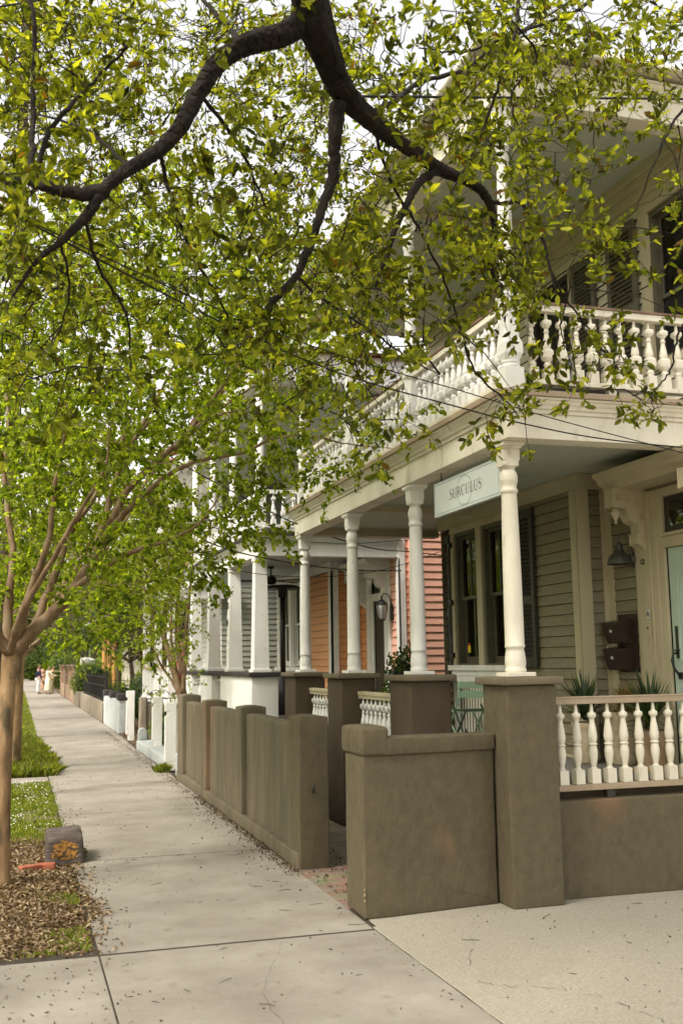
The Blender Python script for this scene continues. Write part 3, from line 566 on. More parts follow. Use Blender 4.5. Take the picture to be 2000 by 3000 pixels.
def uprail(a, b, along_x):
    if along_x:
        r = build(MB().box(a, b, 7.245, 7.315, 4.575, 4.63), 'balustrade', cream, H1, bevel=0.004)
        build(MB().box(a, b, 7.235, 7.325, 4.63, 4.652), 'handrail_cap', mat('weathered_brown_rail', [(0.3, (0.13, 0.075, 0.05)), (0.7, (0.25, 0.16, 0.11))], 10, 0.6, [(40, 0.3, 0.004)]), r, bevel=0.004)
        build(MB().box(a-0.02, b, 7.235, 7.33, 3.965, 4.005), 'bottom_rail', cream, r, bevel=0.004)
        b0 = baluster_b(r, a+0.11, 7.28, 4.575, cream, 4.006); n = int((b-a-0.1)/0.136)
        for i in range(1, n): cp(b0, (i*0.136, 0, 0), r)
        for x in (4.55, 5.4): build(MB().box(x, x+0.07, 7.25, 7.31, 3.866, 3.966), 'rail_block', cream, r)
    else:
        r = build(MB().box(3.655, 3.725, a, b, 4.575, 4.63), 'balustrade', cream, H1, bevel=0.004)
        build(MB().box(3.645, 3.735, a, b, 4.63, 4.652), 'handrail_cap', MATS['weathered_brown_rail'], r, bevel=0.004)
        build(MB().box(3.645, 3.74, a, b, 3.965, 4.005), 'bottom_rail', cream, r, bevel=0.004)
        b0 = baluster_b(r, 3.69, a+0.08, 4.575, white, 4.006); n = int((b-a)/0.138)
        for i in range(1, n): cp(b0, (0, i*0.138, 0), r)
        build(MB().box(3.66, 3.72, (a+b)/2, (a+b)/2+0.07, 3.866, 3.966), 'rail_block', cream, r)
uprail(3.77, 5.68, True)
for a, b in zip(PY[:-1], PY[1:]): uprail((a-0.03 if a < 8 else a+0.08), b-0.08, False)
# upper ceiling, roof
entab(H1, 6.33, 6.70, 3.585, 7.17, 5.9, 13.72, cream, 'roof_beam', tanp, lip=False)
m = MB(); m.box(3.78, 5.9, 7.36, 13.6, 6.42, 6.45); build(m, 'balcony_ceiling', teal, H1)
build(MB().box(3.80, 5.6, 9.50, 9.62, 6.36, 6.42), 'ceiling_trim', creamshade, H1)
m = MB(); m.prism([(3.44, 7.02), (12, 7.02), (12, 14.0), (3.44, 14.0)], 6.70, 6.73); build(m, 'eave', cream, H1, bevel=0.006)
m = MB(); m.add([(3.42, 7.0, 6.735), (12, 7.0, 6.735), (12, 14.05, 6.735), (3.42, 14.05, 6.735), (6.4, 10.4, 7.5), (12, 10.4, 7.5)], [(0, 1, 5, 4), (0, 4, 3), (3, 4, 5, 2), (1, 2, 5), (0, 3, 2, 1)])
build(m, 'roof', rustroof, H1)
m = MB(); m.tube([(3.40, 6.98, 6.715), (12, 6.98, 6.715)], 0.035, 10); m.tube([(3.40, 6.98, 6.715), (3.40, 14.05, 6.715)], 0.035, 10); build(m, 'gutter', cream, H1)
# --- walls
EX = 0.106
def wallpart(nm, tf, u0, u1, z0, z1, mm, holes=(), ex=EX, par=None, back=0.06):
    m = MB(); siding(m, tf, u0, u1, z0, z1, ex, holes); o = build(m, nm, mm, par or H1); o.data.materials.append(lapshade)
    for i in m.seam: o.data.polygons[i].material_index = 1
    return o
W1, W2 = (11.36, 12.02), (10.55, 11.20); WZ = (1.73, 3.36)
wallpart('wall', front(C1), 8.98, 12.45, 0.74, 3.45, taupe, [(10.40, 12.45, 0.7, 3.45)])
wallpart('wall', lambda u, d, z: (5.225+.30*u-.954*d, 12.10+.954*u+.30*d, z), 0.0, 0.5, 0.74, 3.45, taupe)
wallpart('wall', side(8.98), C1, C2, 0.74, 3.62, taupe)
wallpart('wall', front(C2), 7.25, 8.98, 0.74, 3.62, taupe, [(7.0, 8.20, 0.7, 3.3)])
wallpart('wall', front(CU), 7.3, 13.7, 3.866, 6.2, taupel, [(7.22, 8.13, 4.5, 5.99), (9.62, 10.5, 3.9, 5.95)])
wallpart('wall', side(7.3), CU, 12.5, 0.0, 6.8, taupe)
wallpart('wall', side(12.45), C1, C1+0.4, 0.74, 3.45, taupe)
m = MB(); m.box(5.7, 12.3, 7.34, 13.6, 0, 6.7); m.box(C2+0.06, 5.72, 8.2, 9.0, 0.7, 3.6); m.box(C1+0.14, 5.72, 9.02, 12.10, 0.7, 3.58); m.box(C2+0.04, 5.72, 7.32, 8.3, 3.3, 3.6)
build(m, 'interior_core', darkin, H1)
m = MB(front(C1))
m.box(8.965, 9.10, -0.02, 0.026, 0.74, 3.44); m.box(10.36, 10.52, 0, 0.022, 0.9, 3.44); m.box(11.21, 11.35, -0.05, 0.022, 1.73, 3.36); m.box(12.03, 12.12, -0.03, 0.022, 0.74, 3.44)
m.box(10.52, 12.03, -0.03, 0.020, 3.36, 3.44); m.box(8.95, 12.47, -0.02, 0.030, 3.4405, 3.598); m.box(8.94, 12.49, 0.031, 0.045, 3.44, 3.46)
m.box(9.10, 10.36, 0.0, 0.028, 0.74, 0.86)
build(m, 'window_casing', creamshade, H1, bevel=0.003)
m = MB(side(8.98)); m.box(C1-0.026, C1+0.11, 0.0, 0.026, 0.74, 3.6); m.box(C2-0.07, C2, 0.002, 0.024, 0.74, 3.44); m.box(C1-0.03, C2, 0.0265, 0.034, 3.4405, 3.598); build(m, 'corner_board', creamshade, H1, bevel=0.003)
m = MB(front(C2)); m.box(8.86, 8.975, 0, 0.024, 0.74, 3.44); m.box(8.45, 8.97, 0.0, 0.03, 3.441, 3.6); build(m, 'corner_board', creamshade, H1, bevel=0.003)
# panel under the bay windows
m = MB(front(C1)); m.box(10.38, 12.20, -0.03, 0.062, 1.665, 1.728); m.box(10.42, 12.14, 0.0, 0.035, 1.60, 1.664); m.box(10.42, 12.13, 0.0, 0.028, 1.50, 1.599); m.box(11.96, 12.12, 0.0, 0.022, 0.74, 1.499); m.box(10.42, 10.56, 0.0, 0.022, 0.74, 1.499)
m.box(10.56, 11.96, 0.0, 0.02, 0.74, 0.88); build(m, 'window_sill', white, H1, bevel=0.004)
m = MB(front(C1))
for i in range(17): m.box(10.56+i*0.082, 10.56+i*0.08+0.077, 0.0, 0.008, 0.88, 1.50)
build(m, 'sill_panel', cream, H1, bevel=0.003)
def window(par, tf, u0, u1, z0, z1, fm, gm=glass, cols=2, rec=0.05, mid=0.5, cur=None):
    f = MB(tf); w = 0.045; f.box(u0, u0+w, -rec-0.05, 0.0, z0, z1); f.box(u1-w, u1, -rec-0.05, 0.0, z0, z1); f.box(u0+w, u1-w, -rec-0.05, 0.0, z1-w, z1); f.box(u0+w, u1-w, -rec-0.05, 0.004, z0, z0+0.02)
    o = build(f, 'window', fm, par, bevel=0.002)
    zm = z0+(z1-z0)*mid
    for (a, b, d) in ((z0+0.02, zm+0.02, -rec-0.045), (zm-0.02, z1-w, -rec-0.01)):
        s = MB(tf); q = 0.04; s.box(u0+w, u0+w+q, d-0.03, d, a, b); s.box(u1-w-q, u1-w, d-0.03, d, a, b); s.box(u0+w+q, u1-w-q, d-0.03, d, b-q, b); s.box(u0+w+q, u1-w-q, d-0.03, d, a, a+(0.08 if a < z0+.1 else q))
        for c in range(1, cols):
            uc = u0+w+(u1-u0-2*w)*c/cols; s.box(uc-0.011, uc+0.011, d-0.028, d-0.002, a+q, b-q)
        build(s, 'sash', fm, o, bevel=0.002)
        gl = MB(tf); gl.box(u0+w+q-.005, u1-w-q+.005, d-0.02, d-0.014, a+q-.005, b-q+.005); build(gl, 'pane', gm, o)
    if cur:
        c = MB(tf); n = 30; vs = []
        for i in range(n+1):
            u = u0+w+(u1-u0-2*w)*cur*i/n; vs += [(u, -rec-0.13+0.012*math.sin(i*1.9), z0+0.1), (u, -rec-0.13+0.012*math.sin(i*1.9), z1-0.06)]
        c.add(vs, [(2*i, 2*i+2, 2*i+3, 2*i+1) for i in range(n)], True); build(c, 'curtain', curtain, o)
    return o
wa = window(H1, front(C1), W1[0], W1[1], WZ[0], WZ[1], sash)
window(H1, front(C1), W2[0], W2[1], WZ[0], WZ[1], sash)
m = MB(front(C1)); m.lathe([(0.001, 0)], 0, 0, 3) if 0 else m.box(11.78, 11.86, -0.072, -0.068, 1.88, 1.96); build(m, 'sticker', yellowst, wa, bevel=0.002)
m = MB(front(C1)); m.box(11.79, 11.85, -0.0725, -0.068, 1.961, 1.995); build(m, 'sticker', redst, wa)
def shutter(par, tf, u0, u1, z0, z1, mm, slats=(0.62,), flip=1):
    f = MB(tf); w = 0.06; f.box(u0, u0+w, 0, 0.035, z0, z1); f.box(u1-w, u1, 0, 0.035, z0, z1); rails = [z0, z0+(z1-z0)*0.42, z1]
    f.box(u0+w, u1-w, 0, 0.034, z0, z0+0.09); f.box(u0+w, u1-w, 0, 0.034, z1-0.09, z1); f.box(u0+w, u1-w, 0, 0.034, rails[1]-0.045, rails[1]+0.045)
    o = build(f, 'shutter', mm, par, bevel=0.003)
    s = MB(tf)
    for a, b in ((z0+0.09, rails[1]-0.045), (rails[1]+0.045, z1-0.09)):
        n = int((b-a)/0.045)
        for i in range(n):
            z = a+(b-a)*(i+0.5)/n; s.add([(u0+w, 0.004, z+0.016), (u1-w, 0.004, z+0.016), (u1-w, 0.03, z-0.018), (u0+w, 0.03, z-0.018), (u0+w, 0.002, z+0.010), (u1-w, 0.002, z+0.010), (u1-w, 0.028, z-0.024), (u0+w, 0.028, z-0.024)],
                                           [(0, 1, 2, 3), (4, 5, 6, 7), (3, 2, 6, 7)])
    s.box(u0+w, u1-w, -0.001, 0.0015, z0+0.05, z1-0.05)
    build(s, 'louvre', mm, o); return o
shutter(H1, lambda u, d, z: (C1-0.03-d, u, z), 9.84, 10.44, 1.70, 3.38, dark)
shutter(H1, lambda u, d, z: (5.185+.27*u-.96*d, 12.10+.96*u+.27*d, z), 0.0, 0.42, 1.66, 3.36, dark)
m = MB()
for z in (1.85, 2.5, 3.22): m.box(C1-0.06, C1-0.02, 12.04, 12.10, z-0.03, z+0.03)
build(m, 'hinge', iron, H1)
# door bay
m = MB(front(C2)); m.box(8.19, 8.43, 0, 0.05, 0.74, 3.3); m.box(8.23, 8.39, 0.05, 0.058, 1.0, 2.52); m.box(8.10, 8.19, 0, 0.035, 0.74, 3.3); m.box(8.0, 8.10, 0, 0.028, 0.74, 3.3); m.box(7.0, 8.0, -0.02, 0.03, 2.76, 2.86); m.box(7.0, 8.02, -0.02, 0.05, 2.8605, 2.89); m.box(7.0, 8.0, -0.02, 0.028, 3.22, 3.3)
m.box(8.255, 8.365, 0.058, 0.064, 1.04, 2.48)
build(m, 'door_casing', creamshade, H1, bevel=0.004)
d = build(MB(front(C2)).box(7.05, 7.985, -0.04, 0.0, 0.86, 2.755), 'door', doorm, H1, bevel=0.004)
m = MB(front(C2))
def arch(m, uc, hw, z0, z1, w, d0, d1):
    o = []; i_ = []
    for k in range(13):
        a = math.pi*k/12; o.append((uc+hw*math.cos(a), z1-hw+hw*math.sin(a))); i_.append((uc+(hw-w)*math.cos(a), z1-hw+(hw-w)*math.sin(a)))
    o = [(uc+hw, z0)]+o+[(uc-hw, z0)]; i_ = [(uc+hw-w, z0+w)]+i_+[(uc-hw+w, z0+w)]
    n = len(o); vs = [(a, d1, b) for a, b in o]+[(a, d1, b) for a, b in i_]+[(a, d0, b) for a, b in o]+[(a, d0, b) for a, b in i_]
    fs = []
    for k in range(n):
        k2 = (k+1) % n; fs += [(k, k2, n+k2, n+k), (2*n+k, 2*n+k2, k2, k), (n+k, n+k2, 3*n+k2, 3*n+k)]
    m.add(vs, fs)
arch(m, 7.66, 0.22, 1.75, 2.62, 0.025, 0, 0.014); arch(m, 7.66, 0.17, 1.80, 2.57, 0.02, 0, 0.009); arch(m, 7.66, 0.22, 0.95, 1.62, 0.025, 0, 0.014); arch(m, 7.2, 0.2, 1.75, 2.62, 0.025, 0, 0.014)
build(m, 'door_moulding', doorm, d)
m = MB(front(C2)); m.box(7.87, 7.93, 0, 0.012, 1.78, 2.06); m.box(7.86, 7.92, 0, 0.012, 1.60, 1.66); m.tube([(7.9, 0.01, 1.83), (7.905, 0.06, 1.82), (7.91, 0.075, 1.76), (7.90, 0.06, 1.69), (7.89, 0.015, 1.63)], 0.011, 8); m.tube([(7.94, 0.02, 1.85), (7.86, 0.03, 1.855)], 0.008, 6); build(m, 'handle', iron, d)
t = build(MB(front(C2)).box(7.05, 8.0, -0.03, 0.0, 2.90, 3.215), 'transom_window', dark, H1)
build(MB(front(C2)).box(7.1, 7.93, 0.001, 0.004, 2.95, 3.17), 'pane', glass, t)
# bracketed hood
m = MB(); pr = [(0, 3.33), (-0.30, 3.33), (-0.32, 3.37), (-0.36, 3.39), (-0.375, 3.43), (-0.41, 3.45), (-0.42, 3.49), (0, 3.50)]
m.extr([(C2+a*1.05, z) for a, z in pr], 1, 6.95, 8.47); build(m, 'door_hood', creamshade, H1, bevel=0.003)
def bracket(par, y0, w, x1=C2, xf=5.15, zt=3.33, zl=2.74, mm=creamshade):
    L = x1-xf; Z = zt-zl; P = lambda a, b: (x1-L*a, zl+Z*b)
    pts = [P(0, 1), P(1, 1), P(1, .72), P(.80, .70), P(.62, .69), P(.60, .60), P(.52, .50), P(.40, .46), P(.30, .46), P(.30, .30), P(.36, .29), P(.36, .14), P(.22, .10), P(.10, .0), P(0, 0)]
    o = build(MB().extr(pts, 1, y0, y0+w), 'bracket', mm, par, bevel=0.006)
    m = MB(); m.lathe([(0.001, zl+Z*.44), (0.016, zl+Z*.465), (0.010, zl+Z*.49), (0.026, zl+Z*.55), (0.045, zl+Z*.62), (0.046, zl+Z*.64), (0.03, zl+Z*.66), (0.035, zl+Z*.71)], x1-L*.84, y0+w/2, 14); build(m, 'pendant', mm, o)
    m = MB()
    for (a, b, r) in ((.30, .76, .052), (.22, .55, .035), (.85, .85, .035)):
        c = P(a, b); K = 22; m.tube([(c[0]+r*(1-k/K*.8)*math.cos(k*.6), y0-0.004, c[1]+r*(1-k/K*.8)*math.sin(k*.6)) for k in range(K)], 0.006, 6)
    for (a, b) in ((.62, .84), (.14, .22)):
        c = P(a, b); s_ = 0.033; m.tube([(c[0]+s_, y0-.003, c[1]-s_), (c[0]+s_, y0-.003, c[1]+s_), (c[0]-s_, y0-.003, c[1]+s_), (c[0]-s_, y0-.003, c[1]-s_*.6), (c[0]+s_*.2, y0-.003, c[1]-s_*.6), (c[0]+s_*.2, y0-.003, c[1]+s_*.2)], 0.006, 4)
    build(m, 'scroll', mm, o); return o
bracket(H1, 8.24, 0.13); bracket(H1, 7.12, 0.13)
# numbers and door letter
def text(s_, name, size, loc, rot, m_, par, ext=0.001, off=0.0):
    c = bpy.data.curves.new(name, 'FONT'); c.body = s_; c.size = size; c.extrude = ext; c.align_x = 'CENTER'; c.align_y = 'CENTER'; c.offset = off; c.materials.append(m_)
    t_ = bpy.data.objects.new('tmp', c); COL.objects.link(t_); dg_ = bpy.context.evaluated_depsgraph_get(); me = bpy.data.meshes.new_from_object(t_.evaluated_get(dg_)); bpy.data.objects.remove(t_)
    o = bpy.data.objects.new(name, me); COL.objects.link(o); o.parent = par; o.location = Vector(loc)-wloc(par); o.rotation_euler = rot; WL[o.name] = Vector(loc); return o
RF = (math.pi/2, 0, -math.pi/2)      # text on a wall facing the street
text('62', 'house_number', 0.07, (C2-0.052, 8.31, 2.66), RF, iron, H1, 0.002, 0.002)
m = MB(front(C2)); m.box(8.215, 8.265, 0.065, 0.069, 2.14, 2.22); lp = build(m, 'letter_plate', plastic, H1); text('A', 'letter', 0.075, (C2-0.071, 8.24, 2.18), RF, iron, lp, 0.001, 0.001)
m = MB(front(C2)); m.box(8.215, 8.265, 0.065, 0.075, 1.98, 2.12); db = build(m, 'doorbell', creamshade, H1, bevel=0.003); m = MB(front(C2)); m.box(8.232, 8.248, 0.076, 0.085, 2.045, 2.061); build(m, 'button', iron, db)
# upper windows, shutters and trim
uw = window(H1, front(CU), 7.25, 8.12, 4.52, 5.97, sash, mid=0.42, cur=0.96)
m = MB(front(CU)); m.box(7.45, 7.80, -.105, -.10, 5.05, 5.62); build(m, 'hanging_cloth', flagm, uw)
m = MB(front(CU)); m.box(7.82, 8.0, -.112, -.106, 5.0, 5.35); build(m, 'hanging_cloth', mat('tan_paper', (.45, .30, .14), rough=.8), uw)
m = MB(front(CU)); m.box(8.12, 8.26, -0.02, 0.03, 4.42, 6.02); m.box(7.1, 8.26, -0.02, 0.028, 5.98, 6.08); m.box(7.1, 8.3, -0.02, 0.05, 4.42, 4.5); m.box(7.1, 13.6, 0, 0.05, 6.14, 6.25); m.box(7.1, 13.6, 0, 0.09, 6.2505, 6.33); m.box(7.1, 13.6, 0, 0.03, 6.0805, 6.139); m.box(7.1, 13.6, 0, 0.12, 6.331, 6.419)
m.box(10.5, 10.6, -0.02, 0.03, 3.88, 6.0); m.box(9.52, 9.62, -0.02, 0.03, 3.88, 6.0)
build(m, 'upper_casing', creamshade, H1, bevel=0.004)
shutter(H1, lambda u, d, z: (CU-0.03-d, u, z), 8.30, 8.80, 4.50, 6.0, sash)
window(H1, front(CU), 9.63, 10.49, 3.92, 5.94, dark, mid=0.3)
shutter(H1, lambda u, d, z: (CU-0.03-d, u, z), 9.05, 9.50, 4.3, 5.95, sash)
m = MB(); m.lathe([(0.07, 6.419), (0.08, 6.41), (0.07, 6.400)], 4.85, 8.45, 18); build(m, 'ceiling_downlight', plastic, H1)
m = MB(); m.box(4.25, 4.85, 7.55, 8.05, 3.87, 4.10); bx = build(m, 'planter_box', darkcap, bevel=0.03); props(bx, 'low black planter box on the balcony floor behind the upper balusters', 'planter')

# ------------------------------------------------------------------ things on the near porch
FL = 0.84
S0 = empty('shop_sign', (3.675, 8.18, 3.1), 'long white hanging sign reading SURCULUS over a thin green wreath', 'sign')
sb = build(MB().box(3.66, 3.70, 7.49, 8.88, 3.10, 3.412), 'board', signm, S0, bevel=0.002)
m = MB()
for (a, b, c, d) in ((7.515, 8.855, 3.388, 3.393), (7.515, 8.855, 3.119, 3.124), (7.515, 7.52, 3.124, 3.388), (8.85, 8.855, 3.124, 3.388)): m.box(3.6585, 3.6605, a, b, c, d)
build(m, 'border_line', signline, sb)
build(MB().box(3.659, 3.701, 7.483, 7.4895, 3.098, 3.414), 'board_edge', signe, sb)
def stroke(m, pts, ws, x, yc, zc, sc, sub=6):
    """flat brush stroke on a board facing the street"""
    P = smooth_path([(0, p[0], p[1]) for p in pts], sub); n = len(P); w = np.interp(np.linspace(0, 1, n), np.linspace(0, 1, len(ws)), ws); vs = []
    for i, p in enumerate(P):
        t = (P[min(i+1, n-1)]-P[max(i-1, 0)]).normalized(); q = Vector((0, -t.z, t.y))*w[i]*0.5
        for z_ in (p+q, p-q): vs.append((x, yc-z_.y*sc, zc+z_.z*sc))
    m.add(vs, [(2*i, 2*i+1, 2*i+3, 2*i+2) for i in range(n-1)])
def line(m, a, b, w, x, yc, zc, sc): stroke(m, [a, b], [w, w], x, yc, zc, sc, 1)
GL = {'S': (0.52, [([(.43, .80), (.40, .93), (.28, 1.0), (.14, .95), (.08, .80), (.14, .64), (.28, .53), (.42, .40), (.46, .22), (.38, .05), (.24, -.01), (.10, .05), (.05, .22)], [.03, .04, .05, .06, .09, .12, .13, .12, .09, .06, .05, .04, .03])], [((.43, .97), (.43, .76), .03), ((.05, .26), (.05, .02), .03)]),
      'U': (0.74, [([(.16, .98), (.16, .3), (.24, .06), (.38, -.01), (.52, .06), (.58, .3), (.58, .98)], [.11, .11, .09, .06, .05, .045, .045])], [((.04, .985), (.28, .985), .035), ((.48, .985), (.70, .985), .035)]),
      'R': (0.70, [([(.22, .985), (.40, .975), (.50, .86), (.48, .66), (.38, .54), (.22, .51)], [.035, .05, .09, .09, .05, .035]), ([(.34, .52), (.50, .22), (.70, .0)], [.08, .11, .09])], [((.16, 1.0), (.16, 0), .11), ((.04, .985), (.24, .985), .035), ((.04, .015), (.30, .015), .035)]),
      'C': (0.72, [([(.62, .78), (.56, .94), (.42, 1.0), (.22, .92), (.10, .70), (.09, .40), (.18, .14), (.36, -.01), (.54, .05), (.64, .22)], [.03, .04, .05, .08, .12, .12, .09, .05, .04, .03])], [((.62, .98), (.62, .74), .03)]),
      'L': (0.60, [], [((.16, 1.0), (.16, 0), .11), ((.04, .985), (.28, .985), .035), ((.04, .015), (.54, .015), .035), ((.54, 0), (.56, .22), .03)]),
      'a': (0.52, [([(.10, .50), (.20, .64), (.34, .60), (.38, .45), (.38, .05), (.46, .0)], [.05, .06, .08, .1, .1, .05]), ([(.38, .38), (.18, .30), (.10, .14), (.20, .0), (.38, .12)], [.05, .07, .09, .07, .05])], []),
      'd': (0.56, [([(.40, .52), (.24, .64), (.10, .48), (.10, .16), (.24, .0), (.40, .12)], [.05, .07, .11, .11, .07, .05])], [((.42, 1.0), (.42, 0), .1)]),
      'l': (0.28, [], [((.14, 1.0), (.14, 0), .1)]),
      'e': (0.52, [([(.10, .34), (.42, .36), (.40, .56), (.26, .64), (.12, .50), (.10, .2), (.24, .0), (.44, .12)], [.05, .05, .08, .07, .1, .11, .08, .04])], []),
      's': (0.42, [([(.34, .52), (.22, .64), (.10, .50), (.20, .36), (.34, .22), (.24, .0), (.06, .08)], [.04, .07, .1, .11, .1, .07, .04])], [])}
def word(s_, x, y0, z0, cap, m_, par, sx=1.0, name='lettering'):
    m = MB(); cur = 0
    for ch in s_:
        w, st, ln = GL[ch]
        for pts, ws in st: stroke(m, [((cur+p[0])*sx, p[1]) for p in pts], [k*1.15 for k in ws], x, y0, z0, cap)
        for i, (a, b, wd) in enumerate(ln): line(m, ((cur+a[0])*sx, a[1]), ((cur+b[0])*sx, b[1]), wd*1.15, x-0.00003*(i+1), y0, z0, cap)
        cur += w*1.06
    return build(m, name, m_, par), cur*sx*cap
word('SURCULUS', 3.6578, 8.515, 3.215, 0.088, signink, sb, 1.38)
m = MB()
for ph, am in ((0, .010), (2.0, .008), (4.1, .011)):
    P = [(0.165*math.sin(t*2*math.pi/60)*(1+am*4*math.sin(t*.55+ph)), 0.128*math.cos(t*2*math.pi/60)*(1+am*5*math.sin(t*.7+ph*2))) for t in range(61)]
    stroke(m, P, [.0032, .0025], 3.6583-ph*0.0001, 8.195, 3.255, 1, 2)
stroke(m, [(-.40, -.02), (-.33, -.035), (-.25, .0), (-.1, -.004), (.1, .004), (.24, .0), (.33, .012), (.40, .035)], [.002, .003, .002], 3.6582, 8.195, 3.255, 1, 5)
build(m, 'wreath', signgr, sb)
for y in (7.66, 8.74):
    m = MB(); K = 10
    for j, (z, o_) in enumerate(((3.475, 0), (3.452, 1), (3.430, 0))):
        m.tube([(3.68+(0.008*math.cos(k*2*math.pi/K) if o_ else 0), y+(0 if o_ else 0.008*math.cos(k*2*math.pi/K)), z+0.014*math.sin(k*2*math.pi/K)) for k in range(K+1)], 0.0028, 5, caps=False)
    m.box(3.674, 3.686, y-0.006, y+0.006, 3.405, 3.42); m.tube([(3.68, y, 3.48), (3.68, y, 3.505)], 0.004, 5); build(m, 'chain', iron, S0)

L0 = empty('barn_lamp', (5.3, 8.52, 2.6), 'grey metal gooseneck barn lamp on the clapboard wall beside the aqua door', 'lamp')
m = MB(); m.lathe([(0.0, 0), (0.065, 0.0), (0.075, 0.01), (0.07, 0.025), (0.05, 0.035), (0.045, 0.06), (0.03, 0.065)], 0, 0, 18)
m.v = [(C2-0.02-z, 8.47+x, 2.70+y) for x, y, z in m.v]; build(m, 'wall_plate', lampm, L0)
m = MB(); m.tube(smooth_path([(5.46, 8.47, 2.70), (5.46, 8.47, 2.82), (5.44, 8.475, 2.90), (5.40, 8.49, 2.94), (5.355, 8.50, 2.92), (5.35, 8.50, 2.84)], 6), 0.010, 8); build(m, 'gooseneck', lampm, L0)
m = MB(); m.lathe([(0.022, 2.86), (0.028, 2.84), (0.035, 2.80), (0.05, 2.765), (0.08, 2.745), (0.10, 2.72), (0.113, 2.675), (0.118, 2.655), (0.114, 2.655), (0.09, 2.70), (0.04, 2.74)], 5.35, 8.50, 28); build(m, 'lamp_shade', lampm, L0)
M0 = empty('mailboxes', (5.48, 8.7, 1.66), 'pair of dark maroon metal mailboxes one above the other on the clapboard wall', 'mailbox')
build(MB().box(5.485, 5.502, 8.50, 8.80, 1.66, 2.20), 'backboard', mailm, M0, bevel=0.003)
for i, z in enumerate((1.93, 1.68)):
    m = MB(); m.extr([(5.485, z), (5.40, z), (5.34, z+0.19), (5.485, z+0.215)], 1, 8.54, 8.86)
    o = build(m, 'mailbox_bin', mailm, M0, bevel=0.004); m = MB(); m.box(5.345, 5.353, 8.72, 8.75, z+0.10, z+0.125); m.v = [(x-0.0+ (0.015 if 0 else 0.012), y, z_) for x, y, z_ in m.v]; build(m, 'label_plate', plastic, o)
def pot(name, x, y, r, h, label, mm=potm):
    e = empty(name, (x, y, FL), label, 'potted plant')
    m = MB(); m.lathe([(r*0.72, FL), (r*0.78, FL+0.02), (r*0.92, FL+h*.5), (r, FL+h*0.85), (r*1.02, FL+h), (r*0.9, FL+h), (r*0.88, FL+h-0.03), (0.001, FL+h-0.03)], x, y, 26); build(m, 'pot', mm, e); return e
def blades(n, base, L, w, elmin, elmax, bend, m_, par, name='leaves'):
    vs = []; fs = []
    for i in range(n):
        a = random.uniform(0, 2*math.pi); e = random.uniform(elmin, elmax); l = L*random.uniform(0.6, 1.1); d = Vector((math.cos(a)*math.cos(e), math.sin(a)*math.cos(e), math.sin(e)))
        s = Vector((-math.sin(a), math.cos(a), 0)); p = Vector(base)+Vector((random.gauss(0, .01), random.gauss(0, .01), random.uniform(-.02, .08))); b = len(vs); K = 5
        for k in range(K+1):
            t = k/K; q = p+d*l*t-Vector((0, 0, bend*l*t*t)); ww = w*(1-t**2.2)*(0.6+0.8*min(t*3, 1))*0.5+0.0004; vs += [tuple(q+s*ww), tuple(q-s*ww)]
        fs += [(b+2*k, b+2*k+1, b+2*k+3, b+2*k+2) for k in range(K)]
    m = MB(); m.add(vs, fs); return build(m, name, m_, par)
e = pot('potted_plant', 5.00, 8.66, 0.125, 0.37, 'dark spiky yucca in the slimmer stone pot beside the bay wall'); blades(150, (5.0, 8.66, 1.25), 0.42, 0.022, 0.0, 1.45, 0.08, agavem, e)
e = pot('potted_plant', 5.27, 8.42, 0.175, 0.47, 'dry straw-coloured ornamental grass in the widest stone pot'); blades(420, (5.27, 8.42, 1.28), 0.42, 0.006, 0.2, 1.5, 0.45, drygr, e)
e = pot('potted_plant', 5.17, 7.86, 0.13, 0.34, 'spiky green yucca in a terracotta-tinged pot in front of the aqua door', mat('terracotta_pot', [(0.3, (0.27, 0.18, 0.10)), (0.7, (0.40, 0.29, 0.18))], 6, 0.85, [(40, 0.4, 0.006)])); blades(170, (5.17, 7.86, 1.22), 0.48, 0.022, -0.1, 1.45, 0.08, agavem, e)
o = build(MB().box(5.02, 5.46, 7.5, 7.95, FL+0.004, FL+0.02), 'doormat', mat('coir_mat', [(0.3, (0.25, 0.14, 0.04)), (0.7, (0.38, 0.23, 0.07))], 30, 0.95)); props(o, 'straw-brown doormat lying before the aqua door', 'doormat')
# bistro chair and table
CH = empty('bistro_chair', (4.93, 11.25, FL), 'sage green slatted folding bistro chair on the porch beneath the bay window', 'chair')
x0, x1 = 4.74, 5.12; yb, yf = 11.02, 11.42
for nm, (za, zb) in (('top', (1.475, 1.55)), ('low', (1.37, 1.445))): build(MB().box(x0, x1, yb-0.06, yb-0.045, za, zb), 'back_slat', chairm, CH, bevel=0.003)
m = MB()
for i in range(9): m.box(x0+0.01, x1-0.01, yb+0.02+i*0.045, yb+0.055+i*0.045, 1.205, 1.22)
build(m, 'seat', chairm, CH, bevel=0.003)
for x in (x0+0.015, x1-0.015):
    m = MB(); m.tube([(x, yb-0.055, 1.55), (x, yb-0.03, 1.34), (x, yf+0.02, FL+0.01)], 0.011, 6); build(m, 'leg', chairm, CH)
    m = MB(); m.tube([(x*0.98+4.93*0.02, yf-0.02, 1.20), (x*.98+4.93*.02, yb-0.08, FL+0.01)], 0.011, 6); build(m, 'leg', chairm, CH)
m = MB(); m.tube([(x0+.015, yf-.03, FL+.05), (x1-.015, yf-.03, FL+.05)], 0.008, 6); m.tube([(x0+.015, yb-.03, FL+.1), (x1-.015, yb-.03, FL+.1)], 0.008, 6); build(m, 'stretcher', chairm, CH)
BT = empty('bistro_table', (4.86, 12.0, FL), 'dark green round folding bistro table beside the sage chair', 'table')
m = MB(); m.lathe([(0.30, 1.52), (0.305, 1.53), (0.30, 1.54)], 4.86, 12.0, 28); build(m, 'tabletop', chaird, BT)
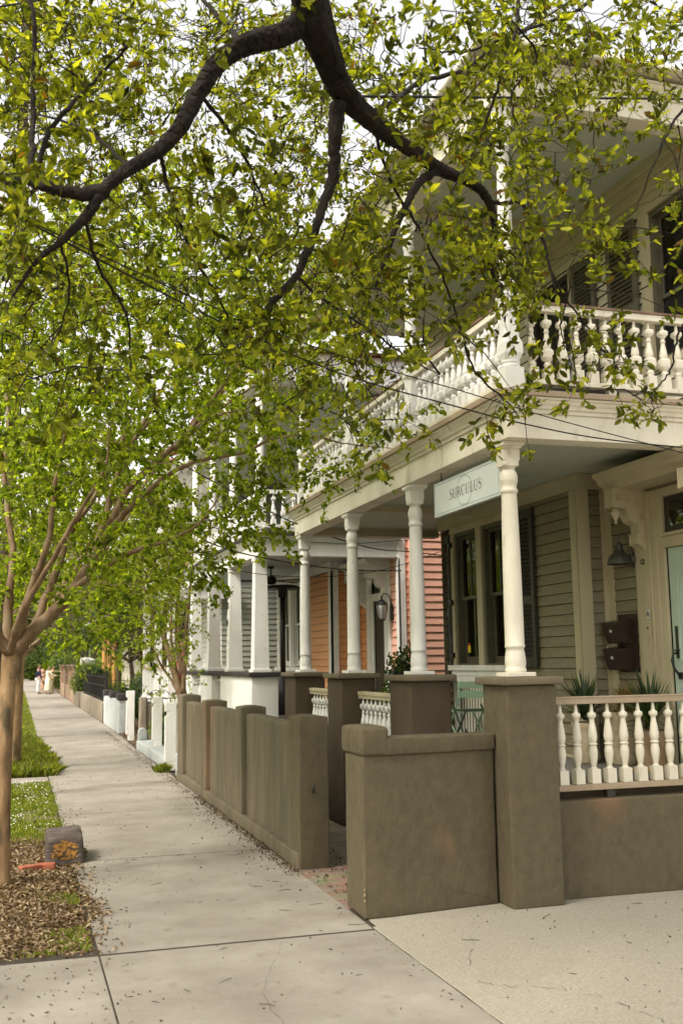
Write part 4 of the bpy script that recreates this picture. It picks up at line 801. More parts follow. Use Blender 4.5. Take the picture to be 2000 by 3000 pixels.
for sx, sy in ((-.2, -.2), (.2, -.2), (-.2, .2), (.2, .2)):
    m = MB(); m.tube([(4.86+sx, 12+sy, FL+.01), (4.86-sx*.9, 12-sy*.9*(-1 if 0 else 1), 1.52)], 0.013, 6); build(m, 'leg', chaird, BT)
m = MB(); m.tube([(4.66, 11.8, FL+.2), (5.06, 11.8, FL+.2)], .009, 6); m.tube([(4.66, 12.2, FL+.2), (5.06, 12.2, FL+.2)], .009, 6); build(m, 'brace', chaird, BT)
# second folding chair, dark against the light
CH2 = empty('folding_chair', (4.8, 10.7, FL), 'dark green folded metal chair leaning low behind the third brown pier', 'chair')
m = MB()
for i in range(6): m.box(4.62, 4.98, 10.55+i*0.05, 10.585+i*0.05, 1.24, 1.255)
build(m, 'seat', chaird, CH2)
for x in (4.63, 4.97):
    m = MB(); m.tube([(x, 10.45, FL+.01), (x, 10.86, 1.30)], 0.012, 6); build(m, 'leg', chaird, CH2)
    m = MB(); m.tube([(x, 10.9, FL+.01), (x, 10.5, 1.26)], 0.012, 6); build(m, 'leg', chaird, CH2)

# ------------------------------------------------------------------ second house (salmon and orange)
H2 = empty('porch_house', (6, 19, 0), 'white and salmon clapboard house with orange bay and square tapered white columns', 'house')
Y2, X5, X9 = 16.0, 5.38, 5.95
for (a, b) in ((16.08, 18.72), (19.62, 20.9), (21.95, 23.5)):
    o = build(MB().box(3.49, 3.92, a, b, 0, 1.575), 'porch_wall', white, H2, rough=(0.15, 0.003, 0.012))
build(MB().box(3.44, 3.97, 16.03, 18.9, 1.576, 1.645), 'wall_cap', darkcap, H2, bevel=0.01); build(MB().box(3.45, 3.96, 18.901, 23.55, 1.58, 1.64), 'wall_cap', darkcap, H2, bevel=0.01)
for (a, b) in ((18.72, 19.62), (20.9, 21.95)):
    bl = build(MB().box(3.60, 3.72, a, b, 1.46, 1.50), 'balustrade', white, H2); b0 = None
    n = int((b-a)/0.13)
    for i in range(n):
        if b0 is None: b0 = baluster_a(bl, 3.66, a+0.08, 1.46, white, 0.9)
        else: cp(b0, (0, i*0.13, 0), bl)
c0 = None
for y in (16.32, 18.38, 20.45, 22.6):
    if c0 is None:
        m = MB(); m.taper(3.68, y, 1.69, 3.40, 0.125, 0.095); c0 = build(m, 'porch_column', white, H2, bevel=0.004)
        k0 = build(MB().box(3.53, 3.83, y-0.15, y+0.15, 1.646, 1.69), 'plinth', white, c0, bevel=0.004); k1 = build(MB().box(3.57, 3.80, y-0.115, y+0.115, 3.40, 3.47), 'capital', white, c0, bevel=0.004); cy = y
    else:
        c = cp(c0, (0, y-cy, 0), H2); cp(k0, (0, y-cy, 0), c); cp(k1, (0, y-cy, 0), c)
third = [q for q in bpy.data.objects if q.name == 'porch_column.006'] 
for tx, zz in (('6', 2.98), ('0', 2.80), ('½', 2.50)): text(tx, 'house_number', 0.17, (3.565, 18.39, zz), (math.pi/2, 0, -math.pi/2+0.35), iron, H2, 0.006, 0.003)
bm2 = entab(H2, 3.47, 3.83, 3.575, Y2, 5.93, 24.2, white, 'porch_beam', darkcap)
m = MB()
for i in range(28): m.box(3.78, 5.95, Y2+0.2+i*0.28, Y2+0.2+i*0.28+0.272, 3.58, 3.60)
build(m, 'porch_ceiling', mat('pale_blue_ceiling_paint', (0.42, 0.47, 0.48), rough=0.5), H2)
build(MB().box(3.6, 5.95, Y2+0.1, 24.2, 0.78, 0.84), 'porch_floor', floorp, H2); build(MB().box(3.6, 5.95, Y2+0.03, 24.2, 3.68, 3.82), 'balcony_floor', floorp, H2)
wallpart('wall', side(Y2), X9, 12.0, 0.0, 6.6, pink, ex=0.125, par=H2)
wallpart('wall', front(X9), Y2, 18.0, 0.8, 3.6, pink, [(16.5, 18.0, 0.7, 3.5)], ex=0.125, par=H2)
wallpart('wall', front(X9), 17.62, 18.0, 0.8, 3.6, orange, ex=0.13, par=H2)
wallpart('wall', side(18.0), X5, X9, 0.8, 3.4, orange, ex=0.13, par=H2)
wallpart('wall', front(X5), 18.0, 19.85, 0.8, 3.4, orange, ex=0.13, par=H2)
wallpart('wall', front(X5+0.5), 21.9, 24.2, 0.8, 3.6, lapw, ex=0.12, par=H2)
wallpart('wall', side(22.0), X5, X9, 0.8, 3.6, lapw, ex=0.12, par=H2)
wallpart('wall', front(6.05), Y2, 24.2, 3.83, 6.3, lapw, [(22.0, 23.0, 4.0, 5.9)], ex=0.12, par=H2)
m = MB(front(X5)); m.box(17.97, 18.13, -0.02, 0.03, 0.8, 3.42); m.box(19.83, 20.05, -0.05, 0.03, 0.8, 3.42); m.box(20.86, 21.02, -0.05, 0.03, 1.7, 3.42); m.box(21.85, 22.03, -0.05, 0.03, 0.8, 3.42); m.box(17.97, 22.05, -0.03, 0.035, 3.421, 3.58); m.box(19.8, 22.08, -0.03, 0.09, 1.62, 1.70); m.box(20.05, 21.85, -0.03, 0.02, 0.8, 1.619)
build(m, 'bay_trim', white, H2, bevel=0.004)
m = MB(side(18.0)); m.box(X5-0.03, X5+0.12, 0, 0.03, 0.8, 3.42); m.box(X5-0.03, X9, 0, 0.035, 3.421, 3.58); build(m, 'bay_trim', white, H2, bevel=0.004)
window(H2, front(X5), 20.05, 20.86, 1.72, 3.40, white, cur=.95); window(H2, front(X5), 21.02, 21.85, 1.72, 3.40, white, cur=.95)
m = MB(front(X9)); m.box(16.42, 16.55, 0, 0.04, .84, 3.5); m.box(17.42, 17.62, 0, 0.05, .84, 3.5); m.box(16.55, 17.42, 0, 0.04, 2.82, 2.95); m.box(16.55, 17.42, 0, 0.04, 3.3, 3.5); m.box(16.55, 16.75, 0, 0.03, .84, 2.82); m.box(17.3, 17.42, 0, 0.03, .84, 2.82)
build(m, 'door_casing', white, H2, bevel=0.004)
d2 = build(MB(front(X9)).box(16.75, 17.3, -0.05, -0.01, .84, 2.82), 'door', dark, H2); build(MB(front(X9)).box(16.6, 17.4, -0.04, -0.02, 2.95, 3.3), 'transom_window', glass, H2)
m = MB(); m.extr([(X9+a*1.1, z) for a, z in [(0, 3.36), (-0.30, 3.36), (-0.34, 3.40), (-0.40, 3.44), (-0.42, 3.5), (0, 3.51)]], 1, 16.4, 17.9); build(m, 'door_hood', white, H2, bevel=0.003)
bracket(H2, 17.6, 0.13, X9, X9-0.40, 3.36, 2.72, white); bracket(H2, 16.5, 0.13, X9, X9-0.40, 3.36, 2.72, white)
m = MB(side(Y2)); m.box(X9-0.03, X9+0.09, 0.0, 0.03, 0, 3.9); m.box(X9-0.03, X9+0.09, 0.0, 0.03, 3.9, 6.5); build(m, 'corner_board', white, H2, bevel=0.004)
m = MB(front(X9)); m.box(Y2-0.03, Y2+0.13, 0.0, 0.03, 0.0, 3.45); build(m, 'corner_board', white, H2, bevel=0.004)
build(MB().tube([(6.13, Y2-0.06, 0.1), (6.13, Y2-0.06, 6.4)], 0.042, 12), 'downspout', mat('salmon_pipe_paint', (0.68, 0.36, 0.28), rough=0.5), H2)
build(MB().box(6.3, 11.9, Y2+0.03, 24.1, 0, 6.5), 'interior_core', darkin, H2)
m = MB(); m.box(X5+0.2, 6.3, 18.1, 21.9, .8, 3.57); build(m, 'interior_core', darkin, H2)
# upper storey of the second house
h2r = build(MB().box(3.72, 5.95, Y2+0.08, Y2+0.15, 4.48, 4.54), 'balustrade', white, H2, bevel=0.004); build(MB().box(3.70, 5.95, Y2+0.07, Y2+0.16, 3.93, 3.98), 'bottom_rail', white, h2r)
b0 = baluster_b(h2r, 3.86, Y2+0.115, 4.48, white, 3.98)
for i in range(1, 13): cp(b0, (0.165*i, 0, 0), h2r)
for a, b in ((16.3, 18.3), (18.45, 20.4), (20.55, 22.5)):
    r = build(MB().box(3.62, 3.70, a, b, 4.48, 4.54), 'balustrade', white, H2, bevel=0.004); build(MB().box(3.61, 3.71, a, b, 3.93, 3.98), 'bottom_rail', white, r)
    for i in range(int((b-a)/0.15)): cp(b0, (3.66-3.86, a+0.1+0.15*i-(Y2+0.115), 0), r)
for y in (16.2, 18.38, 20.45, 22.6):
    m = MB(); m.box(3.58, 3.74, y-.08, y+.08, 3.83, 4.6); m.lathe([(0.075, 4.6), (0.08, 4.65), (0.06, 4.7), (0.08, 4.78), (0.078, 4.85), (0.06, 4.9), (0.072, 4.93), (0.07, 5.0), (0.06, 6.2)], 3.66, y, 16); build(m, 'balcony_post', white, H2)
build(MB().box(3.5, 12.3, 15.7, 24.5, 6.25, 6.75), 'roof_beam', white, H2, bevel=0.02); build(MB().box(3.7, 6.1, Y2+.1, 24.2, 6.20, 6.249), 'balcony_ceiling', teal, H2)
m = MB(); m.add([(3.3, 15.5, 6.76), (12.4, 15.5, 6.76), (12.4, 24.7, 6.76), (3.3, 24.7, 6.76), (6.6, 20, 7.8), (12.4, 20, 7.8)], [(0, 1, 5, 4), (0, 4, 3), (3, 4, 5, 2), (1, 2, 5), (0, 3, 2, 1)]); build(m, 'roof', rustroof, H2)
window(H2, front(6.05), 22.0, 23.0, 4.0, 5.9, dark); shutter(H2, lambda u, d, z: (6.0-d, u, z), 21.4, 21.95, 4.0, 5.9, dark)
# lantern, fan, heater
LN = empty('wall_lantern', (5.8, 16.35, 2.4), 'black glazed coach lantern on the salmon strip beside the dark door', 'lantern')
m = MB(); m.box(5.90, 5.94, 16.28, 16.36, 2.45, 2.72); m.tube(smooth_path([(5.92, 16.32, 2.66), (5.88, 16.32, 2.84), (5.79, 16.32, 2.90), (5.74, 16.32, 2.84)], 5), 0.009, 6); build(m, 'bracket_arm', iron, LN)
m = MB(); m.lathe([(0.008, 2.86), (0.02, 2.84), (0.012, 2.81), (0.05, 2.78), (0.095, 2.735), (0.098, 2.72), (0.06, 2.72)], 5.74, 16.32, 10); build(m, 'lantern_cap', iron, LN)
m = MB(); m.lathe([(0.085, 2.718), (0.09, 2.66), (0.065, 2.50), (0.05, 2.47)], 5.74, 16.32, 6); build(m, 'glass_body', mat('lantern_glass', (0.35, 0.35, 0.32), rough=0.1, spec=0.8), LN)
m = MB()
for k in range(6):
    a = 2*math.pi*k/6+math.pi/6; c, s_ = math.cos(a), math.sin(a); m.tube([(5.74+.087*c, 16.32+.087*s_, 2.72), (5.74+.092*c, 16.32+.092*s_, 2.66), (5.74+.055*c, 16.32+.055*s_, 2.47)], 0.006, 5)
m.lathe([(0.055, 2.47), (0.05, 2.455), (0.02, 2.44)], 5.74, 16.32, 8); build(m, 'glazing_bars', iron, LN)
FN = empty('ceiling_fan', (4.5, 19.0, 3.2), 'dark ceiling fan under the pale blue porch ceiling', 'ceiling fan')
m = MB(); m.lathe([(0.06, 3.58), (0.06, 3.54), (0.015, 3.53), (0.015, 3.40), (0.09, 3.38), (0.10, 3.28), (0.06, 3.24)], 4.5, 19.0, 16); build(m, 'motor', iron, FN)
for k in range(5):
    a = 2*math.pi*k/5+0.5; c, s_ = math.cos(a), math.sin(a); vs = [(4.5+c*r-s_*w, 19+s_*r+c*w, 3.30+w*.25+dz) for dz in (0, .01) for r, w in ((.1, -.03), (.62, -.07), (.62, .07), (.1, .03))]
    m = MB(); m.add(vs, [(0, 1, 2, 3), (7, 6, 5, 4), (0, 4, 5, 1), (1, 5, 6, 2), (2, 6, 7, 3), (3, 7, 4, 0)]); build(m, 'blade', dark, FN)
PH = empty('patio_heater', (4.72, 19.0, FL), 'tall black patio heater with flat round reflector behind the white columns', 'patio heater')
m = MB(); m.lathe([(0.2, FL), (0.22, FL+.02), (0.2, FL+.7), (0.05, FL+.75)], 4.72, 19, 20); build(m, 'base', iron, PH)
build(MB().tube([(4.72, 19, FL+.7), (4.72, 19, 3.0)], 0.05, 12), 'pole', iron, PH)
m = MB(); m.lathe([(0.03, 3.24), (0.25, 3.22), (0.40, 3.16), (0.40, 3.15), (0.2, 3.18), (0.09, 3.15), (0.09, 3.0)], 4.72, 19, 28); build(m, 'reflector', iron, PH)

# ------------------------------------------------------------------ third house (white)
H3 = empty('white_house', (5, 28, 0), 'two-storey white house with picket porch rails and red metal roof beyond the multi-stemmed shrub', 'house')
for y in (25.15, 27.6, 30.2): build(MB().box(3.42, 3.60, y-.09, y+.09, 0.0, 6.3), 'porch_column', white, H3, bevel=0.006)
build(MB().box(3.40, 5.0, 25.0, 30.4, 0.80, 0.92), 'porch_floor', white, H3, bevel=0.01); build(MB().box(3.55, 5.0, 25.1, 30.4, 0.0, 0.799), 'porch_base', concd, H3)
entab(H3, 3.35, 3.75, 3.42, 25.05, 5.0, 30.3, white, 'porch_beam', white); build(MB().box(3.5, 5.0, 25.2, 30.3, 3.6, 3.7), 'balcony_floor', white, H3)
pk = None
for zz in (0.95, 3.85):
    for a, b in ((25.25, 27.5), (27.7, 30.1)):
        r = build(MB().box(3.46, 3.56, a, b, zz+0.70, zz+0.76), 'railing', tanp if zz < 2 else white, H3); build(MB().box(3.48, 3.54, a, b, zz+.05, zz+.1), 'bottom_rail', white, r)
        for i in range(int((b-a)/0.13)):
            if pk is None: pk = build(MB().box(3.49, 3.53, a+.05, a+.085, zz+.1, zz+.7), 'picket', white, r); pa, pz = a, zz
            else: cp(pk, (0, a-pa+0.13*i, zz-pz), r)
r = build(MB().box(3.6, 5.0, 25.12, 25.2, 1.65, 1.71), 'railing', white, H3)
for i in range(10): cp(pk, (0.15+0.135*i, 25.15-pa-.05, 0.0), r)
r = build(MB().box(3.6, 5.0, 25.12, 25.2, 4.55, 4.61), 'railing', white, H3)
for i in range(10): cp(pk, (0.15+0.135*i, 25.15-pa-.05, 2.9), r)
lapg = mat('white_clapboard_shaded', [(0.3, (0.26, 0.27, 0.22)), (0.7, (0.34, 0.35, 0.29))], 4, 0.6, [(45, 0.2, 0.004)], (1, 1, 5))  # white clapboard darkened to grey-green, the side wall's shade worked into the colour
wallpart('wall', side(25.3), 4.75, 12, 0, 6.4, lapg, ex=0.13, par=H3); wallpart('wall', front(4.75), 25.3, 30.4, 0, 6.4, lapw, [(26.2, 27.1, 1.5, 3.2), (28.3, 29.2, .92, 3.1)], ex=0.13, par=H3)
window(H3, front(4.75), 26.2, 27.1, 1.5, 3.2, white); window(H3, front(4.75), 28.3, 29.2, .92, 3.1, dark)
build(MB().box(4.95, 11.9, 25.45, 30.3, 0, 6.3), 'interior_core', darkin, H3)
build(MB().box(3.2, 12.2, 24.8, 30.6, 6.3, 6.62), 'eave', white, H3, bevel=0.02)
m = MB(); m.add([(3.1, 24.7, 6.63), (12.3, 24.7, 6.63), (12.3, 30.7, 6.63), (3.1, 30.7, 6.63), (6, 27.7, 7.7), (12.3, 27.7, 7.7)], [(0, 1, 5, 4), (0, 4, 3), (3, 4, 5, 2), (1, 2, 5), (0, 3, 2, 1)]); build(m, 'roof', rustroof, H3)
# ochre house far beyond
H4 = empty('ochre_house', (7.2, 64, 0), 'house with slim ochre columns half hidden in dark trees above the brick pillars', 'house')
wallpart('wall', front(6.6), 58, 70, 0, 5.6, taupel, [(62, 63, 1.5, 3)], ex=0.16, par=H4); wallpart('wall', side(58), 6.6, 14, 0, 5.6, taupel, ex=0.16, par=H4); window(H4, front(6.6), 62, 63, 1.5, 3, white)
for x, y in ((4.32, 55.6), (4.62, 56.2), (4.92, 56.8)): build(MB().lathe([(.14, .5), (.15, .6), (.13, .7), (.11, 4.1), (.14, 4.2)], x, y, 14), 'porch_column', yellowp, H4)
build(MB().box(4.15, 14, 54.8, 70, 4.2, 4.6), 'porch_beam', white, H4); build(MB().box(4.15, 7, 54.8, 60, 0, .5), 'porch_base', concd, H4)
m = MB(); m.add([(4.4, 54.4, 5.6), (14.4, 54.4, 5.6), (14.4, 70.4, 5.6), (4.4, 70.4, 5.6), (9, 60, 7.6), (9, 66, 7.6)], [(0, 1, 4), (1, 2, 5, 4), (2, 3, 5), (3, 0, 4, 5), (0, 3, 2, 1)]); build(m, 'roof', rustroof, H4)

# ------------------------------------------------------------------ front boundaries further down
def wpost(x, y, z0, z1, lab, grp='old white posts'):
    m = MB(); w = 0.19
    m.prism([(x+.045, y), (x+w, y), (x+w, y+.11), (x+.045, y+.11)], z0, z0+0.13*(z1-z0))
    m.prism([(x, y), (x+w, y), (x+w, y+.11), (x, y+.11)], z0+.13*(z1-z0), z0+.80*(z1-z0)); m.prism([(x+.035, y), (x+w, y), (x+w, y+.11), (x+.035, y+.11)], z0+.80*(z1-z0), z0+.87*(z1-z0)); m.prism([(x-.002, y-.002), (x+w+.003, y-.002), (x+w+.003, y+.113), (x-.002, y+.113)], z0+.87*(z1-z0), z1)
    o = build(m, 'white_post', white, bevel=0.008); props(o, lab, 'post', grp); return o
wpost(2.44, 18.15, 0, 1.14, 'notched white post nearest the brown wall with a grey strip down its side')
o = build(MB().box(2.635, 2.665, 18.16, 18.27, 0, 1.03), 'gate_board', lapw, bevel=0.004); props(o, 'narrow dirty white board fixed beside the nearest notched post', 'board')
wpost(2.56, 20.9, 0.2, 1.16, 'middle notched white post standing on the low grey curb')
wpost(2.52, 25.6, 0, 1.17, 'chipped white post with flaking foot beside the pale blue wall')
m = MB(); m.prism([(2.47, 18.32), (2.80, 18.32), (2.84, 22.9), (2.47, 22.9)], 0, 0.2); rise(m, 2.50, 2.68, 22.75, 22.95, 0.2, 0.46, 0.06)
o = build(m, 'low_curb_wall', greym, rough=(0.14, 0.008, 0.02)); props(o, 'low grey painted curb wall with rounded stub under the middle white post', 'low wall')
o = build(MB().box(2.50, 2.78, 16.85, 17.35, 0, 0.36), 'grey_block', greym, rough=(0.08, 0.006, 0.02)); props(o, 'small pale grey block at the end of the long brown wall', 'block')
bw = empty('blue_wall', (2.65, 31, 0), 'pale blue masonry wall with charcoal caps and scalloped top', 'wall')
build(MB().box(2.60, 2.80, 28.35, 33.5, 0, 0.86), 'wall_body', bluew, bw, rough=(0.2, 0.006, 0.012))
for a in (28.3, 30.6, 32.9): build(MB().box(2.57, 2.86, a, a+0.62, 0.86, 1.03), 'cap', darkcap, bw, rough=(0.15, 0.004, 0.02))
bwl = empty('brown_wall', (3.1, 24.6, 0), 'old brown masonry wall crossing the garden behind the white posts', 'wall')
build(MB().box(2.86, 3.50, 24.4, 24.62, 0, 0.90), 'wall_body', concd, bwl, rough=(0.12, 0.012, 0.03)); build(MB().box(2.70, 2.86, 24.35, 24.66, 0, 1.05), 'end_pier', concd, bwl, rough=(0.12, 0.012, 0.03))
IG = props(build(MB().box(2.86, 3.55, 24.50, 24.52, 1.0, 1.02), 'scroll_railing', iron), 'black wrought iron scroll railing with a diamond finial on the brown wall', 'railing')
m = MB()
def scroll(cx, cz, r, tn, dr, m, y=24.51): m.tube([(cx+dr*(r*(1-k/26*.75))*math.cos(k*tn), y, cz+(r*(1-k/26*.75))*math.sin(k*tn)) for k in range(26)], 0.009, 5)
m.tube(smooth_path([(3.17, 24.51, 1.14), (3.08, 24.51, 1.2), (2.98, 24.51, 1.17), (2.93, 24.51, 1.10)], 5), 0.009, 5); m.tube(smooth_path([(3.19, 24.51, 1.14), (3.27, 24.51, 1.2), (3.38, 24.51, 1.11), (3.48, 24.51, 1.03), (3.52, 24.51, 1.06)], 5), 0.009, 5)
scroll(2.98, 1.1, .055, .45, -1, m); scroll(3.48, 1.09, .05, .45, 1, m); m.tube([(3.18, 24.51, 1.02), (3.18, 24.51, 1.2)], .009, 5); m.tube([(3.18, 24.51, 1.2), (3.145, 24.51, 1.26), (3.18, 24.51, 1.33), (3.215, 24.51, 1.26), (3.18, 24.51, 1.2)], .009, 5)
for i in range(8): m.tube([(2.88+i*.09, 24.51, .9), (2.88+i*.09, 24.51, 1.0)], .008, 5)
build(m, 'scrollwork', iron, IG)
def smallwall(x0, x1, y0, y1, z1, mm, nm, lab, cat='wall', rg=(0.2, 0.012, 0.03)):
    return props(build(MB().box(x0, x1, y0, y1, 0, z1), nm, mm, rough=rg), lab, cat)
smallwall(2.58, 2.84, 34.0, 35.4, 0.62, concd, 'concrete_pier', 'short weathered concrete pier just beyond the pale blue wall', 'pier')
smallwall(2.60, 2.90, 35.9, 45.8, 0.63, concd, 'concrete_wall', 'long low weathered concrete wall under the black iron fence')
smallwall(2.58, 2.95, 47.0, 51.2, 0.62, concd, 'concrete_wall', 'low mossy concrete wall between the iron fence and the brick pillars')
IF = empty('iron_fence', (2.72, 40, 0.63), 'black iron picket fence with dark screen on the long concrete wall', 'fence')
for z in (0.70, 1.12, 1.40): build(MB().box(2.70, 2.73, 34.2, 45.8, z-.012, z+.012), 'rail', iron, IF)
p0 = build(MB().box(2.707, 2.723, 34.25, 34.266, .63, 1.48), 'fence_picket', iron, IF)
for i in range(1, 95): cp(p0, (0, i*0.122, 0), IF)
build(MB().box(2.74, 2.75, 34.2, 45.8, .72, 1.40), 'screen', dark, IF); build(MB().box(2.68, 2.76, 33.9, 34.0, 0, 1.6), 'fence_post', iron, IF)
IF2 = empty('iron_fence', (4, 33.8, 0.5), 'dark iron fence crossing the garden beside the round clipped bush', 'fence')
for z in (0.62, 1.30): build(MB().box(2.8, 4.6, 33.8, 33.82, z-.01, z+.01), 'rail', iron, IF2)
p0 = build(MB().box(2.86, 2.875, 33.8, 33.815, .1, 1.42), 'fence_picket', iron, IF2)
for i in range(1, 15): cp(p0, (i*0.12, 0, 0), IF2)
for i, (y0, h) in enumerate(((51.6, 1.78), (56.5, 1.80), (62.0, 1.80), (67.5, 1.82))):
    b = empty('brick_pillar', (2.9, y0, 0), ['brown brick pillar with flared cap and black drainpipe, nearest of the brick row', 'second brown brick pillar of the row beyond the iron fence', 'third brown brick pillar, just short of the guests', 'farthest brown brick pillar where the guests stand'][i], 'brick pillar', 'brick pillars along the sidewalk')
    build(MB().box(2.62, 3.28, y0, y0+.66, 0, h-.30), 'shaft', brick, b); m = MB(); m.taper(2.95, y0+.33, h-.30, h-.02, .33, .42); m.box(2.51, 3.39, y0-.11, y0+.77, h-.02, h+.02); build(m, 'flared_cap', brick, b)
    if i == 0: build(MB().tube([(3.2, y0-.05, .3), (3.2, y0-.05, 1.5)], .06, 10), 'drainpipe', iron, b)
    if i < 3: props(build(MB().box(2.66, 2.86, y0+.68, y0+[4.9, 5.5, 5.5][i]-.02, 0, .75), 'low_brick_wall', brick), ['low brown brick wall behind the nearest brick pillar', 'low brown brick wall between the second and third brick pillars', 'low brown brick wall beside the guests'][i], 'wall', 'low brick walls between the pillars')
SG = empty('oval_sign', (3.55, 52.6, 1.9), 'white oval hanging sign reading Ladles above the brick pillars', 'sign')
m = MB(); K = 40; P = [(3.22+0.46*math.cos(k*2*math.pi/K), 1.97+0.19*math.sin(k*2*math.pi/K)) for k in range(K)]
m.extr(P, 1, 52.58, 52.63); so = build(m, 'board', white, SG)
m = MB(); cur = 0
for ch in 'Ladles':
    w, st, ln = GL[ch]
    for pts, ws in st: stroke(m, [((cur+p[0]), p[1]) for p in pts], [k*1.3 for k in ws], 0, 0, 0, 0.24)
    for i, (a, b, wd) in enumerate(ln): line(m, ((cur+a[0]), a[1]), ((cur+b[0]), b[1]), wd*1.3, 0, 0, 0, 0.24)
    cur += w*1.1
m.v = [(3.22-y-cur*.12, 52.57, 1.88+z) for x, y, z in m.v]; build(m, 'lettering', signink, so)
m = MB(); m.tube(smooth_path([(2.62, 52.6, 1.7), (2.68, 52.6, 2.05), (2.9, 52.6, 2.26), (3.3, 52.6, 2.32), (3.85, 52.6, 2.18)], 6), .015, 6); m.tube([(3.0, 52.6, 2.12), (3.0, 52.6, 2.28)], .008, 5); m.tube([(3.45, 52.6, 2.12), (3.45, 52.6, 2.30)], .008, 5); build(m, 'hanging_arm', iron, SG)
o = smallwall(2.7, 3.3, 110, 111, 1.0, mat('terracotta_brown_paint', (0.36, 0.23, 0.15), rough=0.8), 'planter', 'tall terracotta-brown planter at the far end of the sidewalk', 'planter', (0.3, .004, .03))
o = smallwall(2.5, 3.2, 92, 92.7, .9, white, 'planter', 'white square planter with greenery beyond the guests', 'planter', (0.3, .004, .03))

# ------------------------------------------------------------------ overhead cables
def cab(pts, r, lab, grp='overhead cables'):
    P = smooth_path([tuple(p) for p in pts], 10); o = build(MB().tube(P, r, 6), 'overhead_cable', cable); props(o, lab, 'cable', grp); return o
cab([at(-700, 250, 4.2), at(0, 608, 5.0), at(640, 940, 6.0), at(1000, 1095, 6.6), at(1340, 1192, 6.85), at(1531, 1241, 6.95), at(1760, 1285, 7.02), at(2070, 1318, 7.1)], 0.0055, 'thicker of the two long cables running from the oak down to the porch corner')
cab([at(-700, 230, 4.2), at(0, 604, 5.0), at(640, 905, 5.9), at(1000, 1043, 6.5), at(1340, 1142, 6.8), at(1640, 1232, 6.95), at(2070, 1345, 7.05)], 0.0042, 'thinner upper long cable crossing the balcony corner and sagging over the cream beam')
cab([at(990, 282, 5.6), at(1250, 284, 6.0), at(1500, 286, 6.4), at(1960, 290, 6.9), at(2300, 296, 7.1)], 0.009, 'thick level cable crossing in front of the upper roof beam')
cab([at(380, 1230, 13), at(507, 1342, 13.4), at(700, 1450, 14), at(880, 1540, 14.5), at(1080, 1604, 14.8), at(1200, 1616, 14.9), at(1296, 1628, 15.0)], 0.009, 'cable pair leading from the white balcony to the back corner of the near house')
cab([at(560, 1530, 14.5), at(780, 1577, 15), at(1000, 1592, 15.3), at(1150, 1585, 15.4), at(1296, 1571, 15.5)], 0.006, 'thin cable across the white beam of the salmon house')
cab([at(560, 1560, 14.3), at(640, 1600, 14.6), at(780, 1636, 15.0), at(1000, 1668, 15.6), at(1175, 1672, 15.9)], 0.010, 'heavier cable running to the white corner board of the salmon house')
cab([at(600, 1655, 14.3), at(780, 1684, 15.0), at(930, 1690, 15.3), at(1060, 1680, 15.6), at(1175, 1655, 15.8), at(1296, 1613, 15.6)], 0.006, 'thin low cable sagging past the orange wall')
cab([at(0, 20, 6.0), at(480, -60, 6.6)], 0.006, 'short cable glimpsed between the top left leaves')
UP = empty('utility_pole', (-0.15, 15.5, 0), 'dark utility pole with cables at the left edge behind the crape myrtle', 'pole')
build(MB().tube([(-0.22, 15.5, -0.1), (-0.16, 15.5, 5), (-0.13, 15.5, 12.5)], [0.10, 0.09, 0.07], 12), 'pole_shaft', dbark, UP)
build(MB().box(-0.7, 0.4, 15.42, 15.50, 11.6, 11.7), 'cross_arm', dbark, UP)
m = MB(); m.tube([(-0.05, 15.4, 5.2), (-0.02, 15.4, 12)], .012, 6); build(m, 'conduit', iron, UP)

# ------------------------------------------------------------------ rock, bricks, debris
bm = bmesh.new(); bmesh.ops.create_cube(bm, size=1); bmesh.ops.bevel(bm, geom=bm.edges[:], offset=0.12, segments=2, profile=.6, affect='EDGES'); bmesh.ops.subdivide_edges(bm, edges=bm.edges[:], cuts=3, use_grid_fill=True)
for v in bm.verts:
    x, y, z = v.co; w = Vector((x*2+3, y*2, z*2)); d = mnoise.noise(w)*.10+mnoise.noise(w*3)*.035
    v.co *= 1+d; v.co.x *= 0.34*(1-0.10*(v.co.z)); v.co.y *= 0.62; v.co.z *= 0.29; v.co.z += 0.04*v.co.y
    v.co.x += 0.02*v.co.y
for f in bm.faces: f.smooth = True
me = bpy.data.meshes.new('rock'); bm.to_mesh(me); bm.free(); rk = link('rock', me, rockm, None, (0.475, 10.50, 0.10)); props(rk, 'squared purple-brown boulder with orange paint patch beside the sidewalk', 'rock')
dg = bpy.context.evaluated_depsgraph_get(); dg.update()
vs = []; fs = []; nx, nz = 46, 36; idx = {}
for i in range(nx+1):
    for k in range(nz+1):
        x = -0.13+0.24*i/nx; z = -0.06+0.17*k/nz
        hit, co, nrm, _ = rk.ray_cast(Vector((x, -2, z)), Vector((0, 1, 0)))
        e = ((x+0.005)/0.135)**2+((z-0.02)/0.09)**2+mnoise.noise(Vector((x*16, z*16, 1)))*.45+mnoise.noise(Vector((x*60, z*60, 5)))*.4
        if hit and e < 1.0: idx[(i, k)] = len(vs); vs.append(tuple(co+nrm*0.0015+Vector((0.475, 10.50, 0.10))))
for i in range(nx):
    for k in range(nz):
        q = [(i, k), (i+1, k), (i+1, k+1), (i, k+1)]
        if all(a in idx for a in q): fs.append(tuple(idx[a] for a in q))
m = MB(); m.add(vs, fs); build(m, 'paint_patch', rockpaint, rk)
